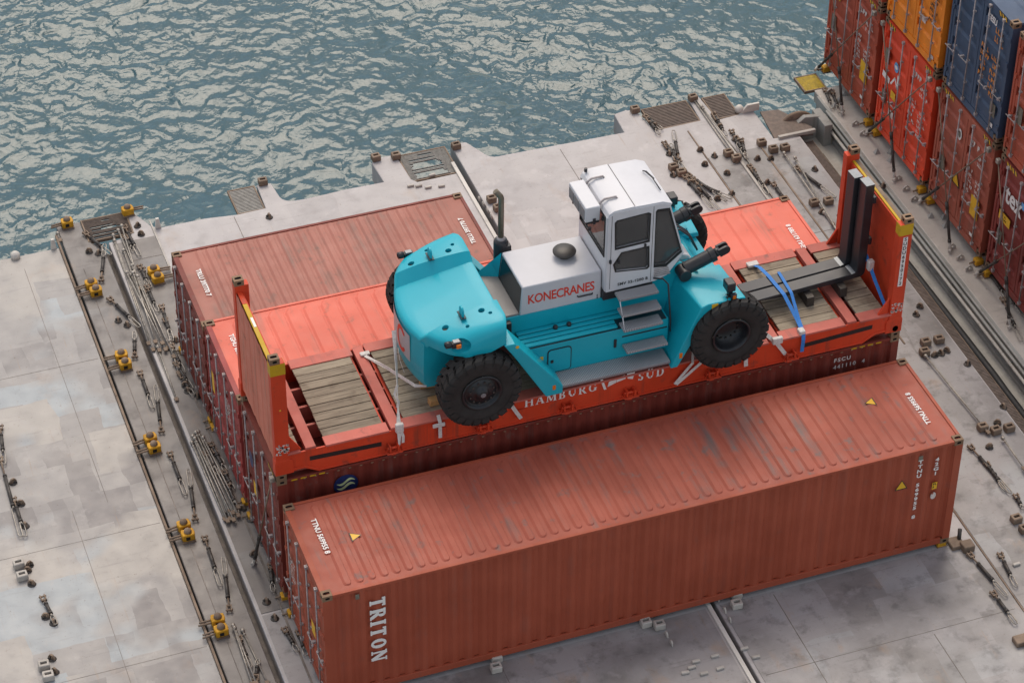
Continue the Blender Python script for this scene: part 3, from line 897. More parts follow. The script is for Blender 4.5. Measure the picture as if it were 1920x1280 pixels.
panel(c, (-.03, 1.8, 1.9), (0, -1, 0), (0, 0, 1), .3, .36, M['navy'], 'round_logo', rnd=1)
panel(c, (-.03, 1.6, 1.3), (0, -1, 0), (0, 0, 1), .24, .32, M['yellow'])
for x0 in (.26, 11.2):
    for i in range(4): MB().box(x0 + i * .17, x0 + i * .17 + .11, -.003, .003, HC - .070, HC - .040).build('hazard_dash', M['yellow_mark'], c)

# --- orange red container behind the flat rack
Y3 = 5.41
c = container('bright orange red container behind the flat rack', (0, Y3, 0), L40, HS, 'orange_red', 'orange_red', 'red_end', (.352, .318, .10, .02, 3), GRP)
text('TGHU 631789 8', .135, M['white'], c, (.34, 1.90, HS - .010), (0, -1, 0), (1, 0, 0), bold=.004)
text('TGHU 631789 8', .135, M['white'], c, (L40 - .34, .62, HS - .010), (0, 1, 0), (-1, 0, 0), bold=.004)
panel(c, (-.03, 1.9, 1.5), (0, -1, 0), (0, 0, 1), .16, .5, M['yellow'])
marks(c, (-.028, .75, 1.9), (0, -1, 0), (0, 0, 1), .5, 6, M['stencil'], .06, 21)

# --- short brown container at the back
Y4 = 7.90
c = container('short faded brown container nearest the sea', (-.02, Y4, 0), L20, 2.42, 'maroon', 'pale_brown', 'maroon', (.209, .150, .07), GRP)
text('TRLU 397770 7', .135, M['white'], c, (.32, 1.75, 2.42 - .0045), (0, -1, 0), (1, 0, 0), bold=.004)
text('TRLU 397770 7', .135, M['white'], c, (L20 - .24, .75, 2.42 - .0045), (0, 1, 0), (-1, 0, 0), bold=.004)

# --- the far stack on the right, door ends facing the gap
SX, SZ, SG = 16.66, .14, 'stacked containers with doors facing the gap'
RY, UZ = (0, -1, 0), (0, 0, 1)
def smark(c, y, z, w, rows, seed, ch=.075, mat='stencil'):
    return marks(c, (-.004, y, z), RY, UZ, w, rows, M[mat], ch, seed)
def doorsigns(c, seed, H=HC, k='stencil'):
    smark(c, .78, H * .80, .34, 1, seed, .13, k)
    smark(c, .42, H * .74, .36, 2, seed + 1, .10, k)
    smark(c, .86, H * .58, .30, 5, seed + 2, .085, k); smark(c, .40, H * .54, .34, 6, seed + 3, .08, k)
ys = [12.82, 10.12, 7.42, 4.72]
c = container('reddish brown container at the seaward end of the bottom row of the far stack', (SX, ys[0], SZ), L40, HC, 'stack_brown', 'stack_brown', 'stack_brown', (.2235, .15, .16), SG)
doorsigns(c, 31); panel(c, (-.005, .48, .95), RY, UZ, .34, .52, M['yellow']); smark(c, .48, 1.05, .2, 3, 39, .07, 'black')
panel(c, (-.004, 2.12, 1.25), RY, UZ, .22, .42, M['grey_patch'])
panel(c, (-.004, 1.98, 2.05), RY, UZ, .14, .22, M['yellow']); panel(c, (-.004, 1.62, 2.48), RY, UZ, .16, .3, M['stencil'], 'round_emblem', rnd=1)
hazard(c, .22, .55, HC - .12, HC - .03); panel(c, (-.004, .45, .28), RY, UZ, .16, .08, M['white'], 'small_label')
c = container('bright red container with a white N mark in the bottom row of the far stack', (SX, ys[1], SZ), L40, HC, 'stack_red', 'stack_red', 'stack_red', (.2235, .15, .16), SG)
doorsigns(c, 41)
panel(c, (-.004, 2.18, 2.02), RY, UZ, .20, .36, M['grey_patch'], 'green_patch')
panel(c, (-.006, 1.72, 2.00), RY, UZ, .20, .26, M['sky_print'], 'round_emblem', rnd=1); panel(c, (-.009, 1.72, 2.00), RY, UZ, .13, .10, M['white'], 'emblem_wave', rnd=1)
m = MB()
for a, b, w in (((2.30, 1.52), (1.96, 1.48), .15), ((1.90, 1.46), (1.72, 1.72), .05), ((1.72, 1.72), (1.60, 1.50), .05), ((1.60, 1.50), (1.60, 1.86), .05)):
    a, b = Vector((-.006, *a)), Vector((-.006, *b)); d = (b - a).normalized(); n_ = Vector((0, -d.z, d.y)) * w / 2
    k = m.addv([a + n_, a - n_, b - n_, b + n_]); m.face(range(k, k + 4))
m.build('white_mark', M['white'], c)
panel(c, (-.005, 1.74, 1.24), RY, UZ, .22, .20, M['yellow']); panel(c, (-.005, 1.75, .75), RY, UZ, .24, .18, M['stencil'], 'small_label')
panel(c, (-.004, 2.14, .98), RY, UZ, .20, .32, M['grey_patch']); hazard(c, 1.95, 2.25, HC - .12, HC - .03); hazard(c, .22, .50, HC - .12, HC - .03)
panel(c, (-.004, .42, .28), RY, UZ, .16, .08, M['stencil'], 'small_label')
c = container('brown container with a large yellow placard in the bottom row of the far stack', (SX, ys[2], SZ), L40, HC, 'stack_brown_b', 'stack_brown_b', 'stack_brown_b', (.2235, .15, .16), SG)
doorsigns(c, 51); panel(c, (-.005, .48, .98), RY, UZ, .34, .50, M['yellow']); smark(c, .48, 1.08, .2, 4, 59, .07, 'black')
sticker_triangle(c, (-.005, 1.36, 1.12), RY, UZ, .34); panel(c, (-.004, 1.45, 2.22), RY, UZ, .17, .28, M['white'], 'round_emblem', rnd=1)
panel(c, (-.006, 1.45, 2.22), RY, UZ, .10, .17, M['grey_patch'], 'emblem_centre', rnd=1)
panel(c, (-.004, 2.02, 1.10), RY, UZ, .20, .36, M['grey_patch']); hazard(c, 1.85, 2.27, HC - .12, HC - .03); hazard(c, .20, .52, HC - .12, HC - .03)
panel(c, (-.004, .45, .28), RY, UZ, .16, .08, M['white'], 'small_label')
c = container('dark maroon container with big white letters at the right edge of the photo', (SX, ys[3], SZ), L40, HC, 'stack_maroon', 'stack_maroon', 'stack_maroon', (.2235, .15, .16), SG)
text('tex', .62, M['white'], c, (-.036 + .03, 2.06, 1.98), RY, UZ, bold=.016, xscale=.82)
panel(c, (-.004, 1.97, 1.55), RY, UZ, .46, .22, M['yellow']); smark(c, 1.97, 1.56, .3, 2, 63, .05, 'black')
panel(c, (-.004, 2.08, 1.02), RY, UZ, .20, .34, M['grey_patch']); hazard(c, 1.75, 2.20, HC - .12, HC - .03)
panel(c, (-.004, 1.36, 2.30), RY, UZ, .14, .16, M['sky_print'], 'small_label')
z2_ = SZ + HC + .07
c = container('brown container in the upper row at the seaward end of the far stack', (SX, ys[0], z2_), L40, HC, 'stack_brown', 'stack_brown', 'stack_brown', (.2235, .15, .16), SG)
c = container('orange container standing on the bright red one in the far stack', (SX, ys[1], z2_), L40, HC, 'stack_orange', 'stack_orange', 'stack_orange', (.2235, .15, .16), SG)
smark(c, .44, 1.72, .34, 7, 71, .08, 'black'); smark(c, .85, 2.25, .26, 4, 72, .08, 'black')
panel(c, (-.004, .30, .22), RY, UZ, .14, .09, M['stencil'], 'small_label'); panel(c, (-.004, .82, .86), RY, UZ, .2, .16, M['stencil'], 'small_label'); panel(c, (-.004, 2.1, 1.05), RY, UZ, .2, .16, M['stencil'], 'small_label')
c = container('dark blue container with orange print in the upper row of the far stack', (SX, ys[2], z2_), L40, HC, 'stack_blue', 'stack_blue', 'stack_blue', (.2235, .15, .16), SG)
text('GESU', .20, M['white'], c, (-.004, 1.00, 2.46), RY, UZ, bold=.006, xscale=.8)
smark(c, .48, 2.32, .30, 2, 81, .13, 'orange_print'); smark(c, .92, 1.72, .34, 5, 82, .11, 'orange_print'); smark(c, .48, 1.68, .34, 6, 83, .11, 'orange_print')
panel(c, (-.004, .34, .62), RY, UZ, .22, .32, M['grey_patch']); panel(c, (-.004, .32, .26), RY, UZ, .14, .10, M['white'], 'small_label')
hazard(c, .25, .60, HC - .12, HC - .03)
c = container('brown container at the right edge standing on the one with big white letters', (SX, ys[3], z2_), L40, HC, 'stack_brown', 'stack_brown', 'stack_brown', (.2235, .15, .16), SG)
panel(c, (-.004, 2.02, 1.15), RY, UZ, .24, .42, M['grey_patch'])
# ------------------------------------------------------------------ flat rack standing on the maroon container
FZ = HC + .006
fr = empty('flat_rack', (0, Y2, FZ), 0, 'red flat rack with timber floor and upright end walls that carries the forklift', 'flat rack')
FT = 3.48 - FZ                # floor level
wood_t = NT('weathered_plank')
oi = wood_t.n('ShaderNodeObjectInfo')
wv = wood_t.add
gl = wood_t.noise(wood_t.mapping(wood_t.pos, (1.2, 22, 6)), 1.6, 5, .65, .5)
bl = wood_t.noise(wood_t.pos, 3.0, 5, .6)
c1 = wood_t.mix(wood_t.ramp(gl, .3, .7), (.20, .165, .125, 1), (.40, .345, .27, 1))
c1 = wood_t.mix(wood_t.mul(wood_t.ramp(bl, .52, .70), .7), c1, (.15, .112, .078, 1))
c1 = wood_t.mix(.55, c1, wood_t.mix(oi.outputs['Random'], (.12, .10, .08, 1), (.62, .58, .5, 1)), 'SOFT_LIGHT')
wood_t.set(Base_Color=c1, Roughness=.8)
wood_t.bump(gl, .5, .006)
M['plank'] = wood_t.m
M['new_timber'] = plain('fresh_timber', (.50, .27, .105, 1), .75, 0, .25, 6)

m = MB()
prof = [(.19, .20), (.56, .20), (.80, .05), (L40 - .80, .05), (L40 - .56, .20), (L40 - .19, .20), (L40 - .19, FT - .04), (.19, FT - .04)]
for i in (0, 1):
    m = MB(); y = .0 if i == 0 else CW - .03
    m.prism(prof, None, 'y', y + (.02 if i == 0 else -.02), y + .03 + (.02 if i == 0 else -.02))
    o = m.build('side_rail', M['rack_red'], fr)
    m = MB(); ya, yb = (-.005, .245) if i == 0 else (CW - .245, CW + .005)
    for xa, xb in ((.22, .46), (.92, 2.10), (2.36, 9.46), (9.72, 11.02), (11.32, L40 - .22)):
        m.box(xa, xb, ya, yb, FT - .04, FT + .003)
    m.build('rail_top', M['rack_top'], fr, .006)
    m = MB(); m.box(.80, L40 - .80, ya + .0, yb - .05, .02, .055)
    m.build('rail_flange', M['rack_red'], fr, .005)
    yy = -.001 if i == 0 else CW + .001
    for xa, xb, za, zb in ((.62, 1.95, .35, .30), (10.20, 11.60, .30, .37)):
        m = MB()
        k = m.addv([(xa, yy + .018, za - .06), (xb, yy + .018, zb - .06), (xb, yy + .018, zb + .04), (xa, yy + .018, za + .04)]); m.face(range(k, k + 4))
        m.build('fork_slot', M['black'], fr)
    # sloping stiffener above the slots
    m = MB()
    m.prism([(.19, .16), (.52, .16), (.80, .00), (.80, .05), (.55, .21), (.19, .21)], None, 'y', .0 if i == 0 else CW - .05, .05 if i == 0 else CW)
    m.build('rail_gusset', M['rack_red'], fr, .004); m = MB()
    m.prism([(L40 - .19, .16), (L40 - .52, .16), (L40 - .80, .00), (L40 - .80, .05), (L40 - .55, .21), (L40 - .19, .21)], None, 'y', .0 if i == 0 else CW - .05, .05 if i == 0 else CW)
    m.build('rail_gusset', M['rack_red'], fr, .004)
for x in (.56, 2.14, 9.50, 11.08):
    MB().box(x, x + .19, .04, CW - .04, FT - .10, FT + .008).build('cross_beam', M['rack_top'], fr, .006)
for x in (.30, 2.02, 2.40, 4.2, 6.1, 8.0, 9.40, 9.80, 11.0, 11.5):
    MB().box(x, x + .08, .05, CW - .05, .10, FT - .12).build('cross_member', M['rack_red'], fr)
MB().box(.2, L40 - .2, .05, CW - .05, .08, .10).build('underside', M['maroon'], fr)
for y in (.75, 1.25, 1.75):
    MB().box(.25, L40 - .25, y, y + .05, .12, FT - .13).build('stringer', M['rack_top'], fr)
def planks(xa, xb, n, y0=.245, y1=CW - .245):
    w = (y1 - y0) / n
    key = ('plank', round(xb - xa, 3), n)
    me = cached(key, lambda: MB().box(0, xb - xa, .004, w - .012, -.045, 0).mesh('plank', M['plank']))
    for i in range(n):
        o = link('plank', me, fr, .004, 1, (xa + random.uniform(-.006, .006), y0 + i * w, FT - .004 + random.uniform(-.010, .004)))
planks(.24, .46, 9); planks(.94, 2.04, 9); planks(2.44, 5.9, 9); planks(5.91, 9.38, 9); planks(9.80, 10.98, 9); planks(11.36, 11.90, 9)
# end walls
WT = 5.690 - FZ
for s, x0, x1 in ((0, .0, .265), (1, L40 - .265, L40)):
    w = empty('end_wall', (0, 0, 0)); w.parent = fr
    m = MB(); pr = []; y = .16
    while y < CW - .16:
        for dy, d in ((.30, .0), (.02, .008), (.02, .0)):
            pr.append((y, d)); y += dy
    pr = [p for p in pr if p[0] < CW - .16] + [(CW - .16, 0)]
    xo = x0 + .02 if s == 0 else x1 - .02
    xi = x0 + .11 if s == 0 else x1 - .13
    sg = 1 if s == 0 else -1
    n = len(pr)
    k = m.addv([(xo + sg * d, y, .30) for y, d in pr] + [(xo + sg * d, y, WT - .262) for y, d in pr])
    for i in range(n - 1): m.face((k + i, k + i + 1, k + n + i + 1, k + n + i))
    m.build('outer_sheet', M['rack_end'], w)
    m = MB(); m.box(min(xi, xi - sg * .02), max(xi, xi - sg * .02), .16, CW - .16, .30, WT - .262)
    m.box(min(xi, xi + sg * .04), max(xi, xi + sg * .04), .165, .33, FT, WT - .28); m.box(min(xi, xi + sg * .04), max(xi, xi + sg * .04), CW - .33, CW - .165, FT, WT - .28); m.box(min(xi, xi + sg * .04), max(xi, xi + sg * .04), .335, CW - .335, WT - .40, WT - .28)
    m.build('inner_sheet', M['rack_red'], w)
    m = MB(); m.box(*((x0 + .045, x0 + .125) if s == 0 else (x1 - .145, x1 - .095)), .163, CW - .163 - (.0 if s else .35), WT - .29, WT - .25)
    m.build('top_beam', M['yellow_mark'], w, .006)
    if s == 0: MB().box(x0 + .045, x0 + .125, CW - .51, CW - .163, WT - .29, WT - .25).build('top_beam', M['rack_red'], w, .006)
    m = MB(); m.box(x1 - .092, x1 - .015, .163, CW - .163, WT - .30, WT - .252) if s else m.box(x0 + .07, x0 + .115, 1.25, 1.52, WT - .2505, WT - .246)
    m.build('top_plate', M['rust_steel'] if s else M['white'], w)
    for y0, y1 in ((0, .16), (CW - .16, CW)):
        m = MB(); m.box(x0, x1, y0, y1, .42, WT - .118)
        p = m.build('end_post', M['rack_red'], w, .008)
        near = y0 == 0
        if near: MB().box(x0 - .004, x1 + .004, y0 - .004, y1 + .004, WT - .37, WT - .125).build('yellow_band', M['yellow_mark'], p, .004)
        m = MB(); m.prism([(x0 - .02, .118), (x1 + .05 if s == 0 else x1 + .02, .118), (x1 + .05 if s == 0 else x1 + .02, .40), (x1 + .01, .44), (x0 - .01, .44), (x0 - .02 if s == 0 else x0 - .05, .40), (x0 - .02 if s == 0 else x0 - .05, .118)], None, 'y', y0 - .003, y1 + .003)
        m.build('post_foot', M['rack_red'], w, .006)
        link('corner_casting', CAST, w, loc=((x0 + x1) / 2 - (.04 if s == 0 else -.04), (y0 + y1) / 2, WT - .118))
        link('corner_casting', CAST, w, loc=((x0 + .089) if s == 0 else (x1 - .089), (y0 + y1) / 2, 0))
        m = MB(); a, b = (x1 + .01, x1 + .22) if s == 0 else (x0 - .22, x0 - .01)
        pol = [(a, FT), (b, FT), (a, FT + .35)] if s == 0 else [(a, FT), (b, FT), (b, FT + .35)]
        m.prism(pol, None, 'y', y0 + .05, y0 + .09)
        m.build('post_gusset', M['rack_red'], w)
        if near:
            rr = random.Random(3 + s); m = MB()
            for i in range(46):
                u, v = x0 + .02 + rr.random() * (x1 - x0 - .04), .60 + rr.random() * .22; q = .006 + rr.random() * .018
                k = m.addv([(u - q, -.0035, v - q * .6), (u + q, -.0035, v - q), (u + q * .7, -.0035, v + q), (u - q, -.0035, v + q * .8)]); m.face(range(k, k + 4))
            tag(m.build('paint_chips', M['stencil'], p), kind='stuff')
            if s == 0:
                MB().lathe([(.0, -.004), (.018, -.003), (.018, 0)], c=((x0 + x1) / 2, -.0005, 1.62), axis='y', n=10, cap=False).build('yellow_dot', M['yellow'], p)
            else:
                panel(p, (L40 - .13, -.0035, 1.80), XR, UZ, .095, 1.15, M['white'], 'number_plate')
                text('S\nU\nD\nU\n6\n9\n5\n0\n1\n7\n2', .105, M['black'], p, (L40 - .13, -.006, 2.29), XR, UZ, align='CENTER', bold=.002, line=.98)
                panel(p, (L40 - .11, -.003, .20), XR, UZ, .12, .14, M['stencil'], 'torn_label', rnd=1)
# lettering on the long side
o, _w = strokes('HAMBURG', .185, M['white'], fr, (4.66, .016, .375), XR, UZ, thick=.20, thin=.08, gap=.19)
for i, q in enumerate(([(6.12, .61), (6.17, .61), (6.25, .35), (6.20, .35)], [(6.27, .40), (6.29, .51), (6.45, .565), (6.43, .455)], [(6.46, .57), (6.60, .59), (6.62, .50), (6.44, .46)], [(6.64, .61), (6.80, .61), (6.76, .45), (6.66, .49)])):
    MB().prism(q, None, 'y', .0125, .0165).build('pennant_mark', M['white'], fr)
strokes('SÜD', .185, M['white'], fr, (6.86, .016, .375), XR, UZ, thick=.20, thin=.08, gap=.19)
# lashing winches below the rail
def winch():
    m = MB()
    m.box(-.09, -.06, -.12, .0, -.02, .12); m.box(.06, .09, -.12, .0, -.02, .12)
    m.tube((-.12, -.07, .05), (.12, -.07, .05), .028, 8)
    m.path([(-.14, -.02, .0), (-.14, -.15, -.02), (.14, -.15, -.02), (.14, -.02, .0)], .013, 6)
    m.box(-.045, .045, -.06, .02, -.14, -.02)
    return m.mesh('lashing_winch', M['rack_red'])
for x in (2.15, 3.85, 5.47, 6.69, 8.32, 9.89):
    link('lashing_winch', cached('winch', winch), fr, loc=(x, .0, .17))
for x in (3.0, 4.5, 7.7, 9.0):
    MB().box(x, x + .16, -.012, .015, .19, .36).build('lashing_plate', M['rack_red'], fr, .004)

# ------------------------------------------------------------------ the forklift
tp = NT('teal_gloss_paint')
nz = tp.noise(tp.pos, 1.6, 3)
tp.set(Base_Color=tp.mix(tp.ramp(nz, .35, .65), (.007, .375, .475, 1), (.010, .395, .500, 1)), Roughness=.42)
tp.b.inputs['Specular IOR Level'].default_value = .30
tp.set(Coat_Weight=.18, Coat_Roughness=.08)
tp.bump(tp.noise(tp.pos, 9, 2), .03, .004)
M['teal'] = tp.m
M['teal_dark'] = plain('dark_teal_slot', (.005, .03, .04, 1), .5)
M['cab_white'] = plain('cab_white_paint', (.64, .64, .66, 1), .35, 0, .04, 3, .35)
M['bonnet_grey'] = plain('bonnet_light_grey_paint', (.55, .55, .575, 1), .38, 0, .04, 2, .35)
M['band_grey'] = plain('band_grey_paint', (.42, .42, .43, 1), .45, 0, .06, 4)
M['deck_grey'] = plain('engine_deck_grey', (.22, .205, .20, 1), .4, 0, .1, 4)
M['tyre'] = plain('tyre_rubber', (.030, .028, .0265, 1), .75, 0, .3, 5, .3)
M['rim'] = plain('black_rim_paint', (.012, .013, .016, 1), .38, 0, .3, 8)
M['black_paint'] = plain('black_machine_paint', (.020, .021, .025, 1), .38, .0, .25, 5)
M['fork_grey'] = plain('fork_dark_grey', (.034, .035, .040, 1), .36, .25, .25, 3)
M['fork_tip'] = plain('bare_steel_end', (.22, .235, .25, 1), .4, .4, .15)
M['intake'] = plain('air_intake_plastic', (.045, .040, .036, 1), .45, 0, .15, 4)
M['red_print'] = plain('red_print', (.68, .042, .018, 1), .5, 0, .05)
M['amber'] = plain('amber_lens', (.70, .17, .012, 1), .25, 0, .1)
M['interior'] = plain('cab_interior_dark', (.22, .21, .21, 1), .7)
M['seat'] = plain('seat_grey', (.55, .55, .56, 1), .7)
t = NT('tread_plate')
w1 = t.n('ShaderNodeTexWave'); w1.inputs['Scale'].default_value = 9; t.l(t.mapping(t.pos, (1, 1, 1), rot=(0, 0, R(45))), w1.inputs['Vector'])
w2 = t.n('ShaderNodeTexWave'); w2.inputs['Scale'].default_value = 9; t.l(t.mapping(t.pos, (1, 1, 1), rot=(0, 0, R(-45))), w2.inputs['Vector'])
hh = t.mul(w1.outputs['Fac'], w2.outputs['Fac'])
t.set(Base_Color=t.mix(t.ramp(hh, .3, .6), (.24, .24, .25, 1), (.50, .50, .51, 1)), Roughness=.45, Metallic=.15)
t.bump(hh, .6, .01)
M['tread'] = t.m
t = NT('tinted_glass')
t.t.nodes.remove(t.b)
tr = t.n('ShaderNodeBsdfTransparent'); tr.inputs[0].default_value = (.62, .64, .65, 1)
gl = t.n('ShaderNodeBsdfGlossy'); gl.inputs['Roughness'].default_value = .03; gl.inputs[0].default_value = (1, 1, 1, 1)
fz = t.n('ShaderNodeFresnel'); fz.inputs['IOR'].default_value = 1.5
mx = t.n('ShaderNodeMixShader'); df = t.n('ShaderNodeBsdfDiffuse'); df.inputs[0].default_value = (.27, .265, .26, 1); md = t.n('ShaderNodeMixShader'); md.inputs[0].default_value = .26; t.l(tr.outputs[0], md.inputs[1]); t.l(df.outputs[0], md.inputs[2])
t.l(fz.outputs[0], mx.inputs[0]); t.l(md.outputs[0], mx.inputs[1]); t.l(gl.outputs[0], mx.inputs[2]); t.l(mx.outputs[0], t.out.inputs['Surface'])
M['glass'] = t.m

fk = empty('forklift', (3.70, 3.953, 3.48), 0, 'turquoise heavy forklift without a mast, with a white cab, standing on the flat rack', 'forklift')

# counterweight: sloping trough between two raised shoulders, curved rear face
XR_ = lambda y: -.985 + .17 * (y / .84) ** 2
def lerp_tab(tab, v):
    for (v0, r0), (v1, r1) in zip(tab, tab[1:]):
        if v <= v1: return r0 + (r1 - r0) * (v - v0) / (v1 - v0)
    return tab[-1][1]
REAR = [(.84, -.815), (.97, -.765), (1.12, -.66), (1.27, -.53), (1.37, -.40), (1.43, -.27), (1.47, -.10)]
rear_x = lambda y: XR_(y) if abs(y) <= .84 else lerp_tab(REAR, abs(y))
m = MB()
ys_ = [-.84 + 1.68 * i / 12 for i in range(13)]
rings = []
for y in ys_:
    xr = XR_(y) + .008
    rings.append(m.addv([(-.30, y, .95), (.50, y, .95), (.50, y, 1.50), (xr, y, 1.47), (xr - .012, y, 1.1), (xr - .02, y, .64), (xr + .04, y, .47), (-.45, y, .45)]))
for a, b in zip(rings, rings[1:]):
    for i in range(8):
        j = (i + 1) % 8
        m.face((a + i, a + j, b + j, b + i), 0, True)
m.face([rings[0] + i for i in range(8)][::-1]); m.face([rings[-1] + i for i in range(8)])
cw = m.build('counterweight', M['teal'], fk)
cw.data.set_sharp_from_angle(angle=R(38))
# top casting: one closed shell, trough in the middle, raised shoulders left and right
half = [(0, 0, 0, 0), (.20, .22, 0, 0), (.42, .48, 0, 0), (.55, .68, 0, 0), (.58, .72, 0, 0), (.73, .90, 1, 0), (.77, .95, 1, 0), (.95, 1.05, 1, 0), (1.15, 1.18, 1, 0), (1.28, 1.28, 1, .012), (1.38, 1.36, 1, .05), (1.44, 1.42, 1, .12), (1.47, 1.46, 1, .24)]
cols = [(-a, -b, k, d, -1) for a, b, k, d in half[:0:-1]] + [(a, b, k, d, 1) for a, b, k, d in half]
us = [0, .012, .05, .15, .3, .45, .6, .72, .84, .92, .965, .988, 1.0]
m = MB(); nu, nc = len(us), len(cols); top_, bot_ = [], []
for yf, yr, kk, dd, sg in cols:
    for u in us:
        y = yf + (yr - yf) * u
        xr = rear_x(y)
        xf = .60 - max(0, abs(y) - 1.2) * .35
        x = xf + (xr - xf) * u
        zt = 1.925 - .37 * u
        zs = 2.055 - .10 * u - .21 * u * u
        edge = (.055 if u == 0 else .018 if u == .012 else 0) + (.075 if u == 1 else .030 if u == .988 else .008 if u == .965 else 0)
        z = zt + (zs - zt) * kk - dd - edge
        top_.append((x, y, z))
        lo = 1.62 - .12 * min(1, u * 2.2)
        if abs(y) < .9: lo = 1.44
        bot_.append((x + (.02 if u == 1 else 0), y * .995, min(lo, z - .02)))
kt = m.addv(top_); kb = m.addv(bot_)
for c in range(nc - 1):
    for u in range(nu - 1):
        q = c * nu + u
        m.face((kt + q, kt + q + 1, kt + q + nu + 1, kt + q + nu), 0, True)
        m.face((kb + q, kb + q + nu, kb + q + nu + 1, kb + q + 1), 0, True)
    for u in (0, nu - 1):
        q = c * nu + u
        m.face((kt + q, kb + q, kb + q + nu, kt + q + nu), 0, True)
for c in (0, nc - 1):
    for u in range(nu - 1):
        q = c * nu + u
        m.face((kt + q, kb + q, kb + q + 1, kt + q + 1), 0, True)
o = m.build('top_casting', M['teal'], fk)
shell = o
for s in (-1, 1):
    cut = MB()
    for x, y, r in ((-.45, .96, .060), (.24, .90, .060), (.36, 1.03, .036), (-.10, 1.14, .036)):
        cut.tube((x, s * y, 1.76), (x, s * y, 2.3), r, 16)
    boolean(o, cut.mesh('cut', M['teal']))
    cut = MB()
    cut.lathe([(.0, -.24), (.10, -.22), (.17, -.13), (.20, 0), (.17, .13), (.10, .22), (.0, .24)], axis='x', n=24, cap=False)
    cm = cut.mesh('cut', M['teal'])
    cm.transform(Matrix.Translation((-.40, s * 1.45, 1.72)) @ Matrix.Rotation(s * R(-34), 4, 'Z') @ Matrix.Diagonal((1.35, .95, .74, 1)))
    boolean(o, cm)
    for p in o.data.polygons: p.use_smooth = True
    o.data.set_sharp_from_angle(angle=R(36))
    m = MB()
    for x, y, r in ((-.45, .96, .056), (.24, .90, .056), (.36, 1.03, .032), (-.10, 1.14, .032)):
        m.lathe([(r, 1.785), (.0, 1.785)], c=(x, s * y, 0), n=12, cap=False)
    m.build('hole_plug', M['rust_steel'], o)
    lm = empty('tail_light', (-.42, s * 1.34, 1.76)); lm.parent = fk
    MB().lathe([(.035, -.06), (.06, -.05), (.065, .05), (.0, .055)], axis='x', n=14, cap=False).build('lamp_shade', M['black_paint'], lm, loc=(-.11, 0, .02))
    MB().box(-.05, .13, -.05, .05, -.06, .05).build('housing', M['black_paint'], lm, .012)
    MB().box(.02, .11, s * .05, s * .085, -.05, .03).build('lens', M['amber'], lm, .008)
    MB().box(-.02, .1, -.045, .045, .052, .075).build('reflector', M['fork_tip'], lm, .004)
    lg = MB()
    lg.prism([(-.085, 0), (.085, 0), (.085, .11)] + [(.085 * math.cos(R(a)), .11 + .085 * math.sin(R(a))) for a in range(0, 181, 20)], None, 'x', -.02, .02)
    lo = lg.build('lifting_lug', M['teal'], fk, .006, 2, (-.12, s * .88, 1.985))
    boolean(lo, MB().tube((-.1, 0, .12), (.1, 0, .12), .038, 14).mesh('cut', M['teal']))
    MB().box(-.05, .05, -.12, .12, -.005, .012).build('lug_slot', M['teal_dark'], lo)
# grey band and red C on the curved rear face
def rear_patch(y0, y1, z0, z1, off, mat, name, n=14):
    m = MB(); pts = []
    for i in range(n + 1):
        y = y0 + (y1 - y0) * i / n; x = XR_(y) - .012 - off
        pts += [(x, y, z0), (x, y, z1)]
    k = m.addv(pts)
    for i in range(n): m.face((k + 2 * i, k + 2 * i + 2, k + 2 * i + 3, k + 2 * i + 1), 0, True)
    return m.build(name, mat, cw)
rear_patch(-.45, .80, .80, 1.40, .002, M['band_grey'], 'grey_band')
m = MB()
n = 22; inn, out_ = [], []
for i in range(n + 1):
    a = R(38 + 284 * i / n)
    for lst, r in ((inn, .17), (out_, .245)):
        wobble = r * (1.0 if lst is out_ else 1 + .12 * (i in (0, n)))
        y, z = -.10 - math.cos(a) * wobble * .86, 1.10 + math.sin(a) * wobble * 1.15
        lst.append((XR_(y) - .018, y, z))
k = m.addv(inn + out_)
for i in range(n): m.face((k + i, k + i + 1, k + n + 2 + i, k + n + 1 + i))
m.build('lettering', M['red_print'], cw)
MB().tube((-.86, -.45, .9), (-.93, -.48, .9), .03, 10).build('tow_pin', M['black_paint'], cw)
m = MB(); m.ribbon([(-1.085, -.18, .95), (-1.08, -.25, .72), (-1.04, -.38, .52)], .03, .004, (0, 1, .3)); m.build('white_line', M['white'], cw)

